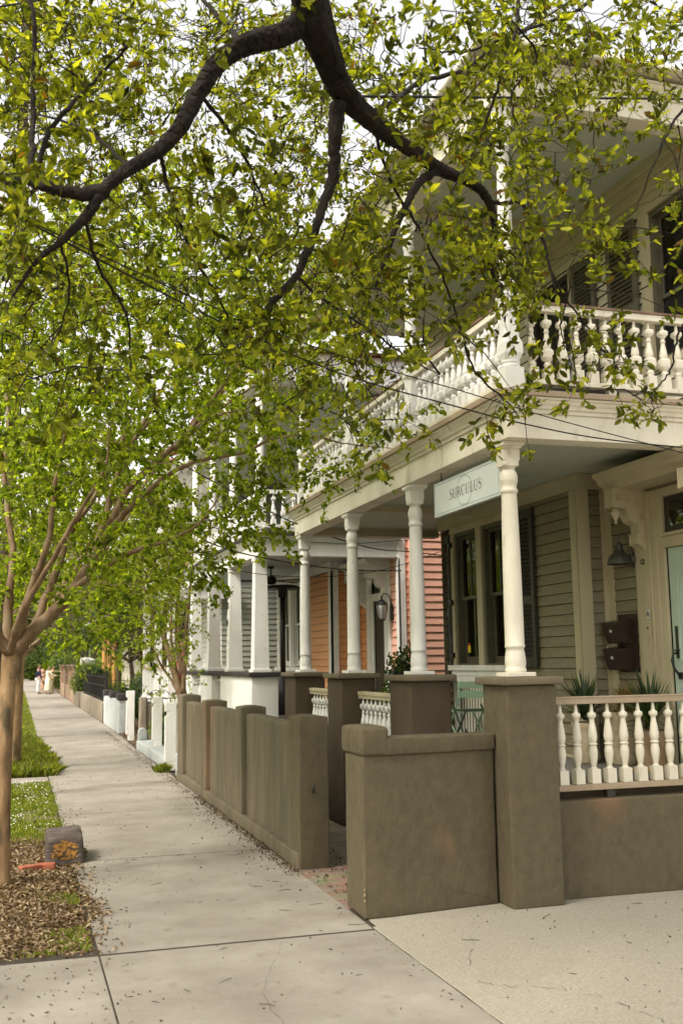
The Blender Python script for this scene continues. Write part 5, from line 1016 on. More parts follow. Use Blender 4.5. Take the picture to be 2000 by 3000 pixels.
for i, (x, y, a, l, lab) in enumerate(((0.16, 9.98, 0.4, 0.19, 'broken red brick lying loose nearest the tree foot'), (0.30, 10.02, -0.1, 0.16, 'broken red brick wedged against the boulder'))):
    m = MB(); ca, sa = math.cos(a), math.sin(a); m.tf = lambda u, v_, z, x=x, y=y, ca=ca, sa=sa: (x+u*ca-v_*sa, y+u*sa+v_*ca, z); m.box(-l/2, l/2, -.045, .045, -0.02, 0.05); m.tf = None
    props(build(m, 'broken_brick', brickr, rough=(.03, .006, .008)), lab, 'brick', 'broken bricks by the boulder')
def scatter(n, xs, ys, fn=None):
    out = []
    while len(out) < n:
        x, y = random.uniform(*xs), random.uniform(*ys)
        if fn is None or random.random() < fn(x, y): out.append((x, y))
    return np.array(out)
# mulch mound under the leaves
N = 40; M_ = 60; m = MB(); vs = []
def mulch_h(x, y): return -0.03+0.045*max(0, 1-((x+0.3)/0.85)**2)*max(0, min(1, (y-7.0)/0.25))*max(0, min(1, (12.2-y)/1.5))+0.010*mnoise.noise(Vector((x*5, y*5, 0)))
for j in range(M_+1):
    for i in range(N+1): x = -1.19+1.74*i/N; y = 7.0+5.6*j/M_; vs.append((x, y, mulch_h(x, y)))
m.add(vs, [(j*(N+1)+i, j*(N+1)+i+1, (j+1)*(N+1)+i+1, (j+1)*(N+1)+i) for j in range(M_) for i in range(N)], True); props(build(m, 'mulch_bed', soil), kind='structure')
def edge(y): return 0.54+0.05*mnoise.noise(Vector((y*1.7, 0, 0)))+0.035*mnoise.noise(Vector((y*6, 3, 0)))+(0.16*math.exp(-((y-10.9)/0.5)**2))+0.10*math.exp(-((y-8.3)/0.35)**2)
P = scatter(15000, (-1.15, 0.72), (7.03, 11.9), lambda x, y: (1 if x < edge(y) else math.exp(-(x-edge(y))/0.05)*.55)*(1 if y < 10.8 else .35))
n = len(P); pos = np.column_stack([P, [max(mulch_h(x, y), 0.0 if x > .54 else -9)+random.uniform(0.002, 0.022) for x, y in P]]); ax = rnd(n)*np.array([1, 1, .22]); nm = rnd(n)*.5+np.array([0, 0, 1.0])
props(leafobj('leaf_litter', leafmesh(pos, ax, nm, RNG.uniform(.022, .06, n), RNG.uniform(.010, .024, n), .3, .3), litter), 'brown dead leaves covering the bed under the crape myrtle', 'leaf litter', kind='stuff')
# scattered bits on the pavements
def dens(x, y):
    wall = 2.36 if y > 9.1 else 2.34
    return 0.008+0.9*math.exp(-abs(x-wall)/0.06)*(1 if y > 8.9 else .12)+0.5*math.exp(-max(0, x-0.56)/0.10)*(1 if 7 < y < 14 else .25)
P = scatter(2300, (0.55, 2.40), (5.3, 30), dens); n = len(P); pos = np.column_stack([P, RNG.uniform(.002, .009, n)])
a = leafmesh(pos, rnd(n)*np.array([1, 1, .1]), rnd(n)*.4+np.array([0, 0, 1.]), RNG.uniform(.012, .04, n), RNG.uniform(.003, .012, n), .3, .25)
P = scatter(190, (2.4, 6), (4.4, 7.1), lambda x, y: .3+math.exp(-(7.1-y)/.1)); n = len(P); pos = np.column_stack([P, RNG.uniform(.008, .012, n)])
b = leafmesh(pos, rnd(n)*np.array([1, 1, .1]), rnd(n)*.4+np.array([0, 0, 1.]), RNG.uniform(.008, .025, n), RNG.uniform(.003, .01, n), .3, .25)
P = scatter(330, (2.40, 3.3), (7.72, 9.9), None); n = len(P); pos = np.column_stack([P, RNG.uniform(.009, .03, n)]); c = leafmesh(pos, rnd(n)*np.array([1, 1, .2]), rnd(n)*.5+np.array([0, 0, 1.]), RNG.uniform(.02, .05, n), RNG.uniform(.006, .016, n), .3, .3)
P = scatter(120, (-.1, .55), (5.4, 7), None); n = len(P); pos = np.column_stack([P, RNG.uniform(.002, .009, n)]); e_ = leafmesh(pos, rnd(n)*np.array([1, 1, .1]), rnd(n)*.4+np.array([0, 0, 1.]), RNG.uniform(.012, .04, n), RNG.uniform(.002, .008, n), .3, .25)
P = np.array([(xr(y)-abs(random.gauss(0, .05 if random.random() < .7 else .13))-.004, y) for y in np.where(RNG.random(1500) < .75, RNG.uniform(9.0, 14.5, 1500), RNG.uniform(14.5, 28, 1500))]); n = len(P); pos = np.column_stack([P, RNG.uniform(.004, .018, n)])
f_ = leafmesh(pos, rnd(n)*np.array([1, 1, .5]), rnd(n), RNG.uniform(.008, .03, n), RNG.uniform(.006, .016, n), .4, .3)
props(leafobj('fallen_debris', np.concatenate([a, b, c, e_, f_]), mat('dry_debris', [(0, (.04, .028, .018)), (.6, (.12, .08, .05)), (1, (.26, .2, .12))], island=True, rough=.9)), 'tiny dry leaves and bark crumbs strewn along the sidewalk edges', 'debris', kind='stuff')
m = MB()
for i in range(44):
    x, y = (random.uniform(.6, 2.3), random.uniform(5.6, 13)) if i < 34 else (random.uniform(2.5, 4.5), random.uniform(4.8, 7)); L = random.uniform(.03, .13); a_ = random.uniform(0, 6.28); p = Vector((x, y, .008)); q = p+Vector((math.cos(a_), math.sin(a_), .03))*L*.5+Vector((random.gauss(0, .008), random.gauss(0, .008), 0)); r = q+Vector((math.cos(a_+random.gauss(0, .5)), math.sin(a_+random.gauss(0, .5)), -.02))*L*.5
    m.tube([p, q, r], [.0018, .0022, .001], 4)
props(build(m, 'fallen_twigs', dbark), 'thin dark twigs lying scattered on the pale concrete', 'twigs', kind='stuff')
# grass
def grass(name, n, xs, ys, h, fn, lab, m_=grassm, wd=.005):
    P = scatter(n, xs, ys, fn); N = len(P); pos = np.column_stack([P, np.full(N, -.035)]); ax = rnd(N)*.45+np.array([0, 0, 1.]); L = RNG.uniform(.5, 1.2, N)*h
    return props(leafobj(name, leafmesh(pos, ax, rnd(N), L, np.full(N, wd), .1, .25), m_), lab, 'grass', kind='stuff')
nz2 = lambda x, y, s, o=0: mnoise.noise(Vector((x*s+o, y*s, o)))
grass('clover_lawn', 15000, (-.9, .57), (11.6, 17.35), .055, lambda x, y: (.9 if x < edge(y)+.02 else .05)*(min(1, max(.05, (y-11.4)/1.0)))*(.9 if nz2(x, y, 2.2)+.4*nz2(x, y, 7) > -.12 else .10), 'low clover and grass patch dotted white on the near verge', grassm, .012)
grass('grass_patch', 30000, (-.9, .74), (18.2, 26.2), .20, lambda x, y: 1 if x < .58+.1*nz2(x, y, 1.5)+(.12 if y < 21 else 0)-(.10 if y > 24 else 0) else 0, 'lush long bright grass between the two slabs', grassm, .008)
grass('verge_grass', 22000, (-.9, .55), (27.6, 75), .09, lambda x, y: 1 if nz2(x, y*.4, 1.6) > .08 else .06, 'thin patchy grass along the verge further down', grassm, .02)
grass('weeds', 1500, (.05, .50), (7.1, 8.9), .05, lambda x, y: 1 if nz2(x, y, 2.2, 4.3) > .12 and y < 9 else 0, 'small green weeds growing through the dead leaves', grassm, .014)
grass('weeds', 500, (2.26, 2.44), (17.6, 18.15), .16, lambda x, y: math.exp(-((x-2.42)**2+(y-18.0)**2)/.006), 'bright green weed tuft at the foot of the nearest white post', grassm, .014)
P = scatter(330, (-.7, .45), (12.3, 17.2), lambda x, y: 1 if nz2(x, y, 1.8, 2) > -.1 else .15); m = MB()
for x, y in P:
    z = random.uniform(.015, .05); r = random.uniform(.007, .011); m.add([(x+r, y, z), (x, y+r, z), (x-r, y, z), (x, y-r, z), (x, y, z+r), (x, y, z-r*.5)], [(0, 1, 4), (1, 2, 4), (2, 3, 4), (3, 0, 4), (1, 0, 5), (2, 1, 5), (3, 2, 5), (0, 3, 5)])
props(build(m, 'clover_flowers', petal), 'tiny white clover blossoms dotting the near verge', 'flowers', kind='stuff')
P = scatter(5200, (2.6, 6.0), (17.2, 34), lambda x, y: .5+.5*nz2(x, y, 1)); n = len(P); pos = np.column_stack([P, RNG.uniform(-.005, .02, n)])
props(leafobj('leaf_litter', leafmesh(pos, rnd(n)*np.array([1, 1, .2]), rnd(n)*.5+np.array([0, 0, 1.]), RNG.uniform(.04, .08, n), RNG.uniform(.02, .03, n), .3, .3), litter), 'dead leaves over the garden soil behind the white posts', 'leaf litter', kind='stuff')

# ------------------------------------------------------------------ trees
GRID_OAK = ["9864588778889886", "9743564568889777", "8753454668888645", "7665445556786325", "7655555555766315", "6544455567675513", "6533344567655213", "4322233456501311", "3332112334200430", "1110001122031101", "0000000010021000"]
GRID_MYR = ["0000000000000000"]*4+["1111100000000000", "3444433211000000", "6666554322100000", "8777665442100000", "9998876542000000", "9998755432000000", "9988632210000000", "8976420000000000", "8765310000000000", "6553100000000000", "0222000000000000"]
def grid_pts(grid, k, y0, y1, jit=1.0, cell=98.0, zmin=-9):
    out = []
    for r, row in enumerate(grid):
        for c, v in enumerate(row):
            n = RNG.poisson(int(v)*k)
            for _ in range(n):
                x = (c+RNG.random())*cell; y = (r+RNG.random())*cell; p = atd(x, y, RNG.uniform(y0, y1))
                if p[2] > zmin: out.append(p)
    return np.array(out)
OAK = empty('oak_tree', (-2.1, 1.2, 0), 'dark-barked evergreen oak whose heavy limbs arch across the top of the view', 'tree')
nodes = []; m = MB()
join = atd(705, -40, 4.9)
trunk = [(-2.1, 1.2, -.1), (-2.05, 1.25, 1.2), (-1.9, 1.4, 2.6), (-1.5, 1.8, 3.8), (-.9, 2.6, 4.7), (0.1, 3.7, 5.35), (0.9, 4.5, 5.55), tuple(join)]
limb(m, trunk, [.36, .30, .27, .23, .20, .17, .15, .115], 20, 36, .002, .12, nodes, .08)
build(m, 'trunk', bark, OAK)
def q(*a): return [tuple(atd(x, y, Y)) for x, y, Y in a]
m = MB()
limb(m, [tuple(join)]+q((728, 60, 5.0), (752, 130, 5.15), (785, 205, 5.3), (850, 275, 5.5), (930, 335, 5.7), (1010, 388, 5.9), (1080, 420, 6.0), (1118, 455, 6.05), (1135, 525, 6.1), (1128, 610, 6.1), (1140, 650, 6.1)), [.104, .094, .085, .075, .057, .046, .040, .034, .028, .024, .017, .008], 22, 40, .0015, .16, nodes, .10)
build(m, 'limb', bark, OAK); m = MB()
limb(m, q((712, 30, 5.0), (665, 72, 5.0), (600, 92, 5.0), (550, 108, 5.0), (497, 150, 5.0), (455, 215, 5.0), (415, 290, 5.0), (365, 345, 5.0), (300, 385, 5.0), (245, 430, 5.0), (195, 500, 5.0), (140, 555, 5.0), (85, 600, 5.0), (30, 680, 5.0)), [.068, .064, .058, .052, .047, .043, .040, .037, .034, .030, .024, .018, .012, .006], 22, 36, .0015, .16, nodes, .10)
build(m, 'limb', bark, OAK); m = MB()
br = [([(250, 435, 5), (180, 445, 5), (110, 428, 5), (60, 415, 5.1), (-20, 430, 5.2)], [.042, .035, .028, .02, .01]),
      ([(775, 240, 5.3), (768, 320, 5.35), (765, 400, 5.4), (740, 480, 5.4), (712, 560, 5.4), (680, 635, 5.4), (625, 690, 5.4), (612, 745, 5.4), (612, 790, 5.4)], [.05, .040, .033, .028, .024, .021, .018, .016, .008]),
      ([(1010, 390, 5.9), (965, 415, 5.85), (935, 465, 5.8), (905, 530, 5.8), (882, 600, 5.8), (862, 660, 5.8)], [.03, .028, .024, .020, .017, .008]),
      ([(1120, 462, 6.05), (1155, 468, 6.05), (1190, 462, 6.1), (1225, 505, 6.1), (1248, 560, 6.1), (1265, 625, 6.1), (1300, 690, 6.15), (1340, 740, 6.2), (1390, 800, 6.2), (1420, 850, 6.2)], [.015, .014, .013, .012, .011, .009, .007, .006, .005, .003]),
      ([(1265, 625, 6.1), (1285, 700, 6.1), (1290, 780, 6.1), (1322, 860, 6.1)], [.007, .006, .004, .003]),
      ([(270, 120, 5.6), (300, 100, 5.6), (240, 160, 5.6), (180, 225, 5.5), (120, 290, 5.4), (90, 370, 5.3), (80, 430, 5.1)], [.005, .008, .01, .012, .014, .016, .014]),
      ([(60, -40, 5.5), (80, 60, 5.4), (78, 180, 5.4), (75, 300, 5.3), (70, 400, 5.1)], [.012, .012, .012, .014, .014]),
      ([(830, 270, 5.5), (900, 235, 5.8), (960, 190, 6.2), (1060, 160, 6.6), (1150, 95, 7.0), (1250, 40, 7.4), (1400, -60, 8)], [.02, .018, .016, .014, .012, .01, .008]),
      ([(1400, -40, 6.0), (1330, 20, 6.0), (1180, 80, 6.0), (1060, 120, 6.0), (960, 110, 6.0)], [.014, .013, .011, .008, .004]),
      ([(1190, -40, 5.6), (1185, 60, 5.6), (1150, 180, 5.6), (1110, 290, 5.7), (1060, 400, 5.8), (1000, 500, 5.9)], [.014, .012, .010, .009, .007, .004]),
      ([(1185, 60, 5.6), (1230, 130, 5.7), (1175, 220, 5.8), (1205, 330, 5.9), (1240, 400, 6)], [.009, .008, .006, .005, .003]),
      ([(1600, 520, 5.6), (1540, 600, 5.6), (1480, 660, 5.6), (1430, 690, 5.6)], [.010, .007, .005, .002]),
      ([(1640, 180, 5.8), (1560, 260, 5.8), (1500, 380, 5.8), (1460, 480, 5.9)], [.012, .009, .006, .003]),
      ([(1640, 640, 5.7), (1560, 760, 5.8), (1540, 850, 5.8), (1500, 900, 5.8), (1498, 955, 5.8)], [.010, .008, .006, .004, .002]),
      ([(850, 275, 5.5), (900, 420, 5.7), (980, 560, 6.0), (1040, 700, 6.2), (1090, 850, 6.4), (1170, 930, 6.5), (1190, 960, 6.5)], [.012, .010, .008, .007, .007, .006, .003]),
      ([(560, 108, 5), (520, 60, 5.3), (450, -20, 5.6)], [.02, .015, .01]), ([(455, 215, 5), (540, 320, 5.4), (600, 450, 5.8), (640, 560, 6.2)], [.012, .01, .007, .004]),
      ([(365, 345, 5), (400, 470, 5.4), (450, 600, 5.8), (520, 720, 6.2), (560, 840, 6.4)], [.012, .010, .009, .007, .003]), ([(195, 500, 5), (230, 620, 5.4), (290, 720, 5.8), (300, 850, 6.0)], [.010, .009, .007, .003]),
      ([(680, 635, 5.4), (760, 700, 5.8), (850, 760, 6.3), (950, 830, 6.9), (1010, 860, 7.2)], [.010, .009, .007, .006, .003]), ([(300, 385, 5), (200, 300, 5.8), (80, 260, 6.5)], [.012, .009, .006]), ([(140, 555, 5), (160, 680, 5.5), (120, 800, 6)], [.008, .006, .003])]
for pts, r in br: limb(m, q(*pts), r, 8, 10, .004, .2, nodes, .08)
build(m, 'branch', bark, OAK)
c1 = grid_pts(GRID_OAK, 2.0, 4.6, 6.9); c2 = grid_pts([r[:9]+''.join(str(int(int(ch)*.25)) for ch in r[9:]) for r in GRID_OAK], 4.2, 6.5, 11.5)
# keep clear of the porch volume
def clear(c): return c[~((c[:, 0] > 3.35) & (c[:, 1] > 6.95))]
def topx(c):      # where the points fall in the view, for keeping the heavy limbs free of leaves in front
    v = (c-np.array([0, 0, CAMH]))@RM; return np.column_stack([(1000+F_PX*v[:, 0]/v[:, 2])/1.27551, (1500+F_PX*v[:, 1]/v[:, 2])/1.27551])
HEAVY = [(700, -40), (728, 60), (752, 130), (785, 205), (850, 275), (930, 335), (1010, 388), (1080, 420), (1118, 455), (712, 30), (665, 72), (600, 92), (550, 108), (497, 150), (455, 215), (415, 290), (365, 345), (300, 385), (245, 430), (195, 500), (140, 555), (180, 445), (110, 428), (768, 320), (765, 400), (740, 480)]
HV = np.array(smooth_path([(a, b, 0) for a, b in HEAVY[:9]], 8)+smooth_path([(a, b, 0) for a, b in ((775, 240), (768, 320), (765, 400), (740, 480), (712, 560), (680, 635), (625, 690), (612, 745))], 5)+smooth_path([(a, b, 0) for a, b in ((1010, 390), (965, 415), (935, 465), (905, 530), (882, 600), (862, 660))], 5)+smooth_path([(a, b, 0) for a, b in ((1118, 455), (1135, 525), (1155, 468), (1225, 505), (1265, 625))], 5)+smooth_path([(a, b, 0) for a, b in HEAVY[9:21]], 8)+[Vector((a, b, 0)) for a, b in HEAVY[21:]])[:, :2]
def offlimb(c, d=32):
    t = topx(c); return c[np.array([np.min(((HV-p)**2).sum(1)) > d*d for p in t])]
def clump(c, s, lo, amp=1.0, off=0.0):
    k = np.array([mnoise.noise(Vector((p[0]*s+off, p[1]*s, p[2]*s)))+.4*mnoise.noise(Vector((p[0]*s*2.7, p[1]*s*2.7+off, p[2]*s*2.7))) for p in c]); return c[RNG.random(len(c)) < np.clip((k-lo)*3*amp, 0.03, 1)]
DC = np.array([atd(RNG.normal(cx, sx), RNG.normal(cy, sy), RNG.normal(Y, .12)) for cx, cy, sx, sy, Y, n in ((1125, 600, 24, 45, 6.1, 40), (1175, 650, 22, 18, 6.1, 16), (865, 650, 18, 40, 5.85, 26), (885, 560, 16, 30, 5.8, 14), (610, 720, 13, 45, 5.4, 26), (1000, 200, 80, 60, 6.5, 34), (960, 330, 60, 60, 6.5, 20), (1280, 130, 90, 40, 6.4, 34), (1460, 110, 70, 35, 6.4, 20), (1120, 330, 50, 60, 6.5, 16), (820, 730, 25, 30, 6.2, 8), (1430, 830, 28, 30, 6.1, 8), (1330, 770, 30, 25, 6.1, 8), (1180, 930, 28, 14, 6.5, 8), (1110, 985, 12, 20, 6.5, 3), (1500, 945, 14, 20, 5.8, 4), (60, 440, 25, 25, 5.1, 8), (1395, 545, 30, 45, 6.0, 9), (1180, 30, 60, 30, 6.2, 12), (1390, 190, 50, 50, 6.0, 12)) for _ in range(n)])
c1 = np.concatenate([clump(offlimb(clear(c1)), 1.5, -.22), DC]); c2 = clump(clear(c2), 1.0, -.35, 1, 7)
ex = []
while len(ex) < 430:     # crown beyond the frame, overhead and to the street side
    p = np.array([RNG.uniform(-8, 3.0), RNG.uniform(-4, 8.5), RNG.uniform(4.6, 8.5)])
    if ((p[0]+3.0)/5.2)**2+((p[1]-2.2)/6.0)**2+((p[2]-6.2)/2.6)**2 > 1 or (p[1] > 0.5 and (p[2]-CAMH)/p[1] < 0.78 and -.25 < p[0]/p[1] < .75): continue
    ex.append(p)
ex = np.array(ex)
m = MB(); d1 = twigs(m, nodes, c1, .0045, .0016); d2 = twigs(m, nodes, c2, .006, .002, maxr=.014); d3 = twigs(m, nodes, ex, .01, .003, maxr=.05)
d1 = d1*.8+rnd(len(c1))*.5+np.array([0, 0, -.1]); d2 = d2*.6+rnd(len(c2))*.6; tips(m, c1, d1, .22, .0022); tips(m, c2, d2, .32, .0028)
props(build(m, 'twigs', bark, OAK), kind='stuff')
P = np.concatenate([sprays(c1, d1, 15, .22, .066, .026, .5), sprays(c2, d2, 22, .36, .054, .022, .5), sprays(ex, d3*.6+rnd(len(ex))*.6, 40, .7, .10, .05, .5)])
leafobj('crown', P, leafo, OAK, (-2.1, 1.2, 0)).location = (0, 0, 0)

def tree(name, base, paths, cents, per, L, ln, wd, bm_, lm_, lab, grp=None, tw=(.006, .002), parts=('trunk', 'limb'), seg=9, mr=.02):
    T = empty(name, base, lab, 'tree', grp); nd = []
    for i, (pts, r) in enumerate(paths):
        m = MB(); limb(m, pts, r, 6, seg if i else seg+3, .004 if i else 0, .07, nd); build(m, parts[0] if i == 0 else parts[1], bm_[0] if i == 0 else bm_[1], T)
    m = MB(); d = twigs(m, nd, cents, *tw, maxr=mr); d = d*.7+rnd(len(cents))*.6; tips(m, cents, d, L, tw[1]); props(build(m, 'twigs', bm_[1], T), kind='stuff')
    leafobj('crown', sprays(cents, d, per, L, ln, wd, .7, .15), lm_, T, base).location = (0, 0, 0); return T
# the near crape myrtle
def w(*a): return [tuple(at(x*1.27551, y*1.27551, Y)) for x, y, Y in a]
fork = (30, 1480, 9.45)
pths = [(w((2, 2080, 9.4), (4, 2000, 9.4), (8, 1850, 9.4), (13, 1700, 9.4), (19, 1570, 9.45), (25, 1510, 9.45), fork), [.115, .070, .061, .058, .064, .076, .07]),
        (w((22, 1560, 9.45), (36, 1500, 9.45), (75, 1450, 9.45), (140, 1390, 9.5), (205, 1300, 9.5), (245, 1230, 9.55), (290, 1130, 9.6), (370, 1050, 9.7), (420, 1010, 9.8), (500, 900, 10), (560, 820, 10.3)), [.06, .07, .062, .054, .047, .04, .034, .03, .026, .018, .006]),
        (w((150, 1380, 9.5), (210, 1320, 9.4), (300, 1270, 9.3), (390, 1240, 9.2), (460, 1200, 9.2), (510, 1130, 9.2)), [.035, .03, .022, .017, .011, .004]),
        (w((245, 1230, 9.55), (285, 1180, 9.4), (360, 1110, 9.3), (450, 1060, 9.2), (560, 1040, 9.2), (620, 1010, 9.2), (700, 1000, 9.2), (800, 1020, 9.3), (900, 1030, 9.3)), [.033, .03, .024, .019, .016, .013, .010, .007, .003]),
        (w((205, 1300, 9.5), (240, 1200, 9.7), (270, 1090, 9.9), (330, 970, 10.2), (380, 880, 10.6), (430, 780, 11)), [.035, .03, .025, .02, .014, .006]),
        (w((75, 1450, 9.45), (120, 1340, 9.6), (165, 1220, 9.8), (230, 1120, 10), (300, 960, 10.3), (330, 860, 10.6), (360, 760, 11)), [.04, .034, .028, .024, .018, .012, .005]),
        (w((35, 1480, 9.45), (70, 1360, 9.3), (110, 1250, 9.2), (125, 1130, 9.1), (150, 1000, 9.1), (160, 880, 9.2)), [.045, .035, .028, .022, .015, .006]),
        (w((22, 1480, 9.5), (20, 1380, 9.6), (30, 1260, 9.8), (10, 1100, 10), (20, 950, 10.2), (-10, 800, 10.4)), [.05, .04, .03, .024, .016, .006]),
        (w((25, 1500, 9.4), (45, 1420, 9.1), (95, 1330, 8.9), (180, 1180, 8.7), (240, 1080, 8.6), (250, 980, 8.6)), [.035, .03, .024, .018, .012, .004]),
        (w((20, 1500, 9.4), (-40, 1400, 9.3), (-120, 1250, 9.2), (-180, 1050, 9.2)), [.05, .04, .03, .01]),
        (w((290, 1130, 9.6), (290, 1050, 9.9), (350, 960, 10.2), (420, 900, 10.5), (520, 850, 10.8)), [.022, .018, .014, .01, .004]),
        (w((420, 1010, 9.8), (480, 960, 9.6), (560, 940, 9.5), (620, 900, 9.5)), [.015, .012, .008, .004]),
        (w((370, 1050, 9.7), (460, 980, 10), (560, 900, 10.4), (660, 860, 10.8), (740, 800, 11)), [.018, .015, .012, .008, .004])]
cm = clump(grid_pts(GRID_MYR, 9.5, 8.2, 15.0), 1.1, -.34, 1, 3); cm = cm[~((cm[:, 0] > 3.3) & (cm[:, 1] > 7))]
ex = np.column_stack([RNG.uniform(-3.5, -.6, 260), RNG.uniform(7, 13, 260), RNG.uniform(3.3, 7, 260)])
hang = np.array([at((x+RNG.normal()*9)*1.27551, (y+RNG.normal()*9)*1.27551, 9.25) for x, y in ((470, 1250), (500, 1230), (455, 1300), (480, 1320), (520, 1170), (560, 1180), (610, 1235), (590, 1210), (540, 1130), (690, 1030), (730, 1060), (750, 1085), (850, 1040), (880, 1010), (820, 1000), (640, 1060), (600, 1090), (660, 1020), (420, 1240), (580, 1060)) for _ in range(4)])
tree('crape_myrtle', (0.0, 9.4, 0), pths, np.concatenate([cm, ex, hang]), 26, .30, .058, .030, (mbark, mbarkg), leafm, 'crape myrtle with smooth tan and orange trunk at the left edge, spreading over the sidewalk', 'crape myrtles in the verge', (.004, .0015))
# multi-stemmed shrub between the houses
pths = []
base = at(537, 2075, 19.0)
for (xs, ys, r) in (((537, 500, 470, 430, 400), (2060, 1930, 1840, 1740, 1650), .075), ((530, 500, 450, 445), (2040, 1990, 1900, 1780), .03), ((540, 525, 520, 530, 545), (2040, 1900, 1780, 1650, 1560), .045), ((545, 515, 530, 560), (2040, 1860, 1700, 1600), .03), ((537, 505, 500, 480), (2050, 1900, 1750, 1600), .035), ((537, 545, 560, 570), (2030, 1850, 1700, 1560), .05)):
    n = len(xs); pths.append(([tuple(at(a, b, 19.0+.35*math.sin(k*2+xs[-1]))) for k, (a, b) in enumerate(zip(xs, ys))], list(np.linspace(r, .008, n))))
c = []
for (cx, cy, sx, sy, n) in ((450, 1760, 55, 60, 120), (520, 1850, 40, 90, 60), (440, 1650, 60, 60, 120), (490, 1600, 45, 50, 80), (500, 1720, 45, 60, 80), (470, 1900, 50, 60, 60)):
    for _ in range(n): p = at(RNG.normal(cx, sx), RNG.normal(cy, sy), RNG.uniform(17.3, 20.5)); c.append(p)
c = np.array(c); c = c[(c[:, 0] < 3.35) & (c[:, 2] > 1.2)]
tree('shrub_tree', (2.9, 19, 0), pths, c, 17, .3, .05, .03, (mbarkg, mbarkg), leafm, 'multi-stemmed small tree leaning out between the brown garden wall and the white house', None, (.005, .002), ('stem', 'stem'))
# street trees down the verge
for i, (y, lean, labs) in enumerate(((19.5, .5, 'second crape myrtle down the verge, right behind the nearest trunk'), (28, .6, 'third crape myrtle down the verge, at the end of the long grass'), (37, .5, 'fourth crape myrtle down the verge, level with the iron fence'), (47, .5, 'fifth crape myrtle down the verge, level with the first brick pillar'), (60, .5, 'sixth crape myrtle down the verge, before the guests'), (76, .4, 'seventh crape myrtle down the verge, beyond the guests'), (95, .4, 'farthest crape myrtle in the verge'))):
    x = -.06+.002*y; z0 = 1.9
    pt = [([(x, y, -.1), (x+.02, y, 1.0), (x+.05, y, 1.9), (x+.12, y, 2.4)], [.15, .12, .11, .12])]
    ends = []
    for k in range(7):
        a = 2*math.pi*k/7+i; rr = random.uniform(1.6, 2.6); zt = random.uniform(4.2, 6.0)+(.4 if y > 40 else 0)
        pt.append(([(x+.1, y, 2.2), (x+.1+.35*rr*math.cos(a)+.2, y+.35*rr*math.sin(a), 3.1), (x+rr*.7*math.cos(a)+lean, y+rr*.7*math.sin(a), zt*.8), (x+rr*math.cos(a)+lean, y+rr*math.sin(a), zt)], [.06, .045, .03, .01]))
    n = 330 if y < 30 else 240; c = []
    while len(c) < n:
        v = rnd(1)[0]*RNG.random()**.4; p = np.array([x+.6*lean+v[0]*2.9, y+v[1]*3.6, 4.5+v[2]*(2.1 if y < 40 else 2.4)])
        if p[0] > 3.3 and y < 31: continue
        c.append(p)
    k = 1+.02*y
    tree('crape_myrtle', (x, y, 0), pt, np.array(c), 26 if y < 50 else 18, .4*k**.3, .055*k, .032*k, (mbark, mbarkg), leafm if i == 0 else leafd, labs, 'crape myrtles in the verge', (.01, .004), mr=.03)
# dark broad evergreens in the gardens on the right
for i, (x, y, r, h, lm_, lab) in enumerate(((4.5, 38, 2.9, 4.6, leafd, 'dark broad evergreen overhanging the black iron fence'), (4.7, 46.5, 2.9, 4.4, leafd, 'dark evergreen behind the low concrete wall'), (3.9, 34.9, 1.7, 3.8, leafd, 'slender-trunked dark tree behind the round clipped bush'), (5.2, 58, 2.2, 4.6, leafd, 'evergreen shading the ochre columns behind the brick pillars'), (4.5, 72, 2.6, 4.4, leafd, 'large dark tree above the guests'), (4.8, 88, 3.0, 5.2, leafl, 'lighter green tree beyond the guests'), (5.0, 120, 4, 6.4, leafl, 'pale green tree near the far end of the street'), (4.2, 31.6, 1.3, 5.6, leafm, 'leafy tree rising behind the white house porch'))):
    pt = [([(x, y, -.1), (x+.1, y, 1.2), (x, y, 2.2), (x-.2, y, h-.2)], [.13, .1, .09, .06])]
    for k in range(5):
        a = 2*math.pi*k/5+i; pt.append(([(x, y, 1.9), (x+.4*r*math.cos(a), y+.4*r*math.sin(a), 2.7), (x+.8*r*math.cos(a), y+.8*r*math.sin(a), h)], [.06, .04, .015]))
    c = []
    while len(c) < 230: v = rnd(1)[0]*RNG.random()**.4; c.append(np.array([x+v[0]*r, y+v[1]*r, h+v[2]*min(r, 1.9)]))
    k = 1+.012*y; tree('magnolia_tree' if i in (0, 1) else 'garden_tree', (x, y, 0), pt, np.array(c), 22, .45*k**.3, .085*k, .036*k, (dbark, dbark), lm_, lab, 'dark garden trees', (.012, .004), mr=.03)
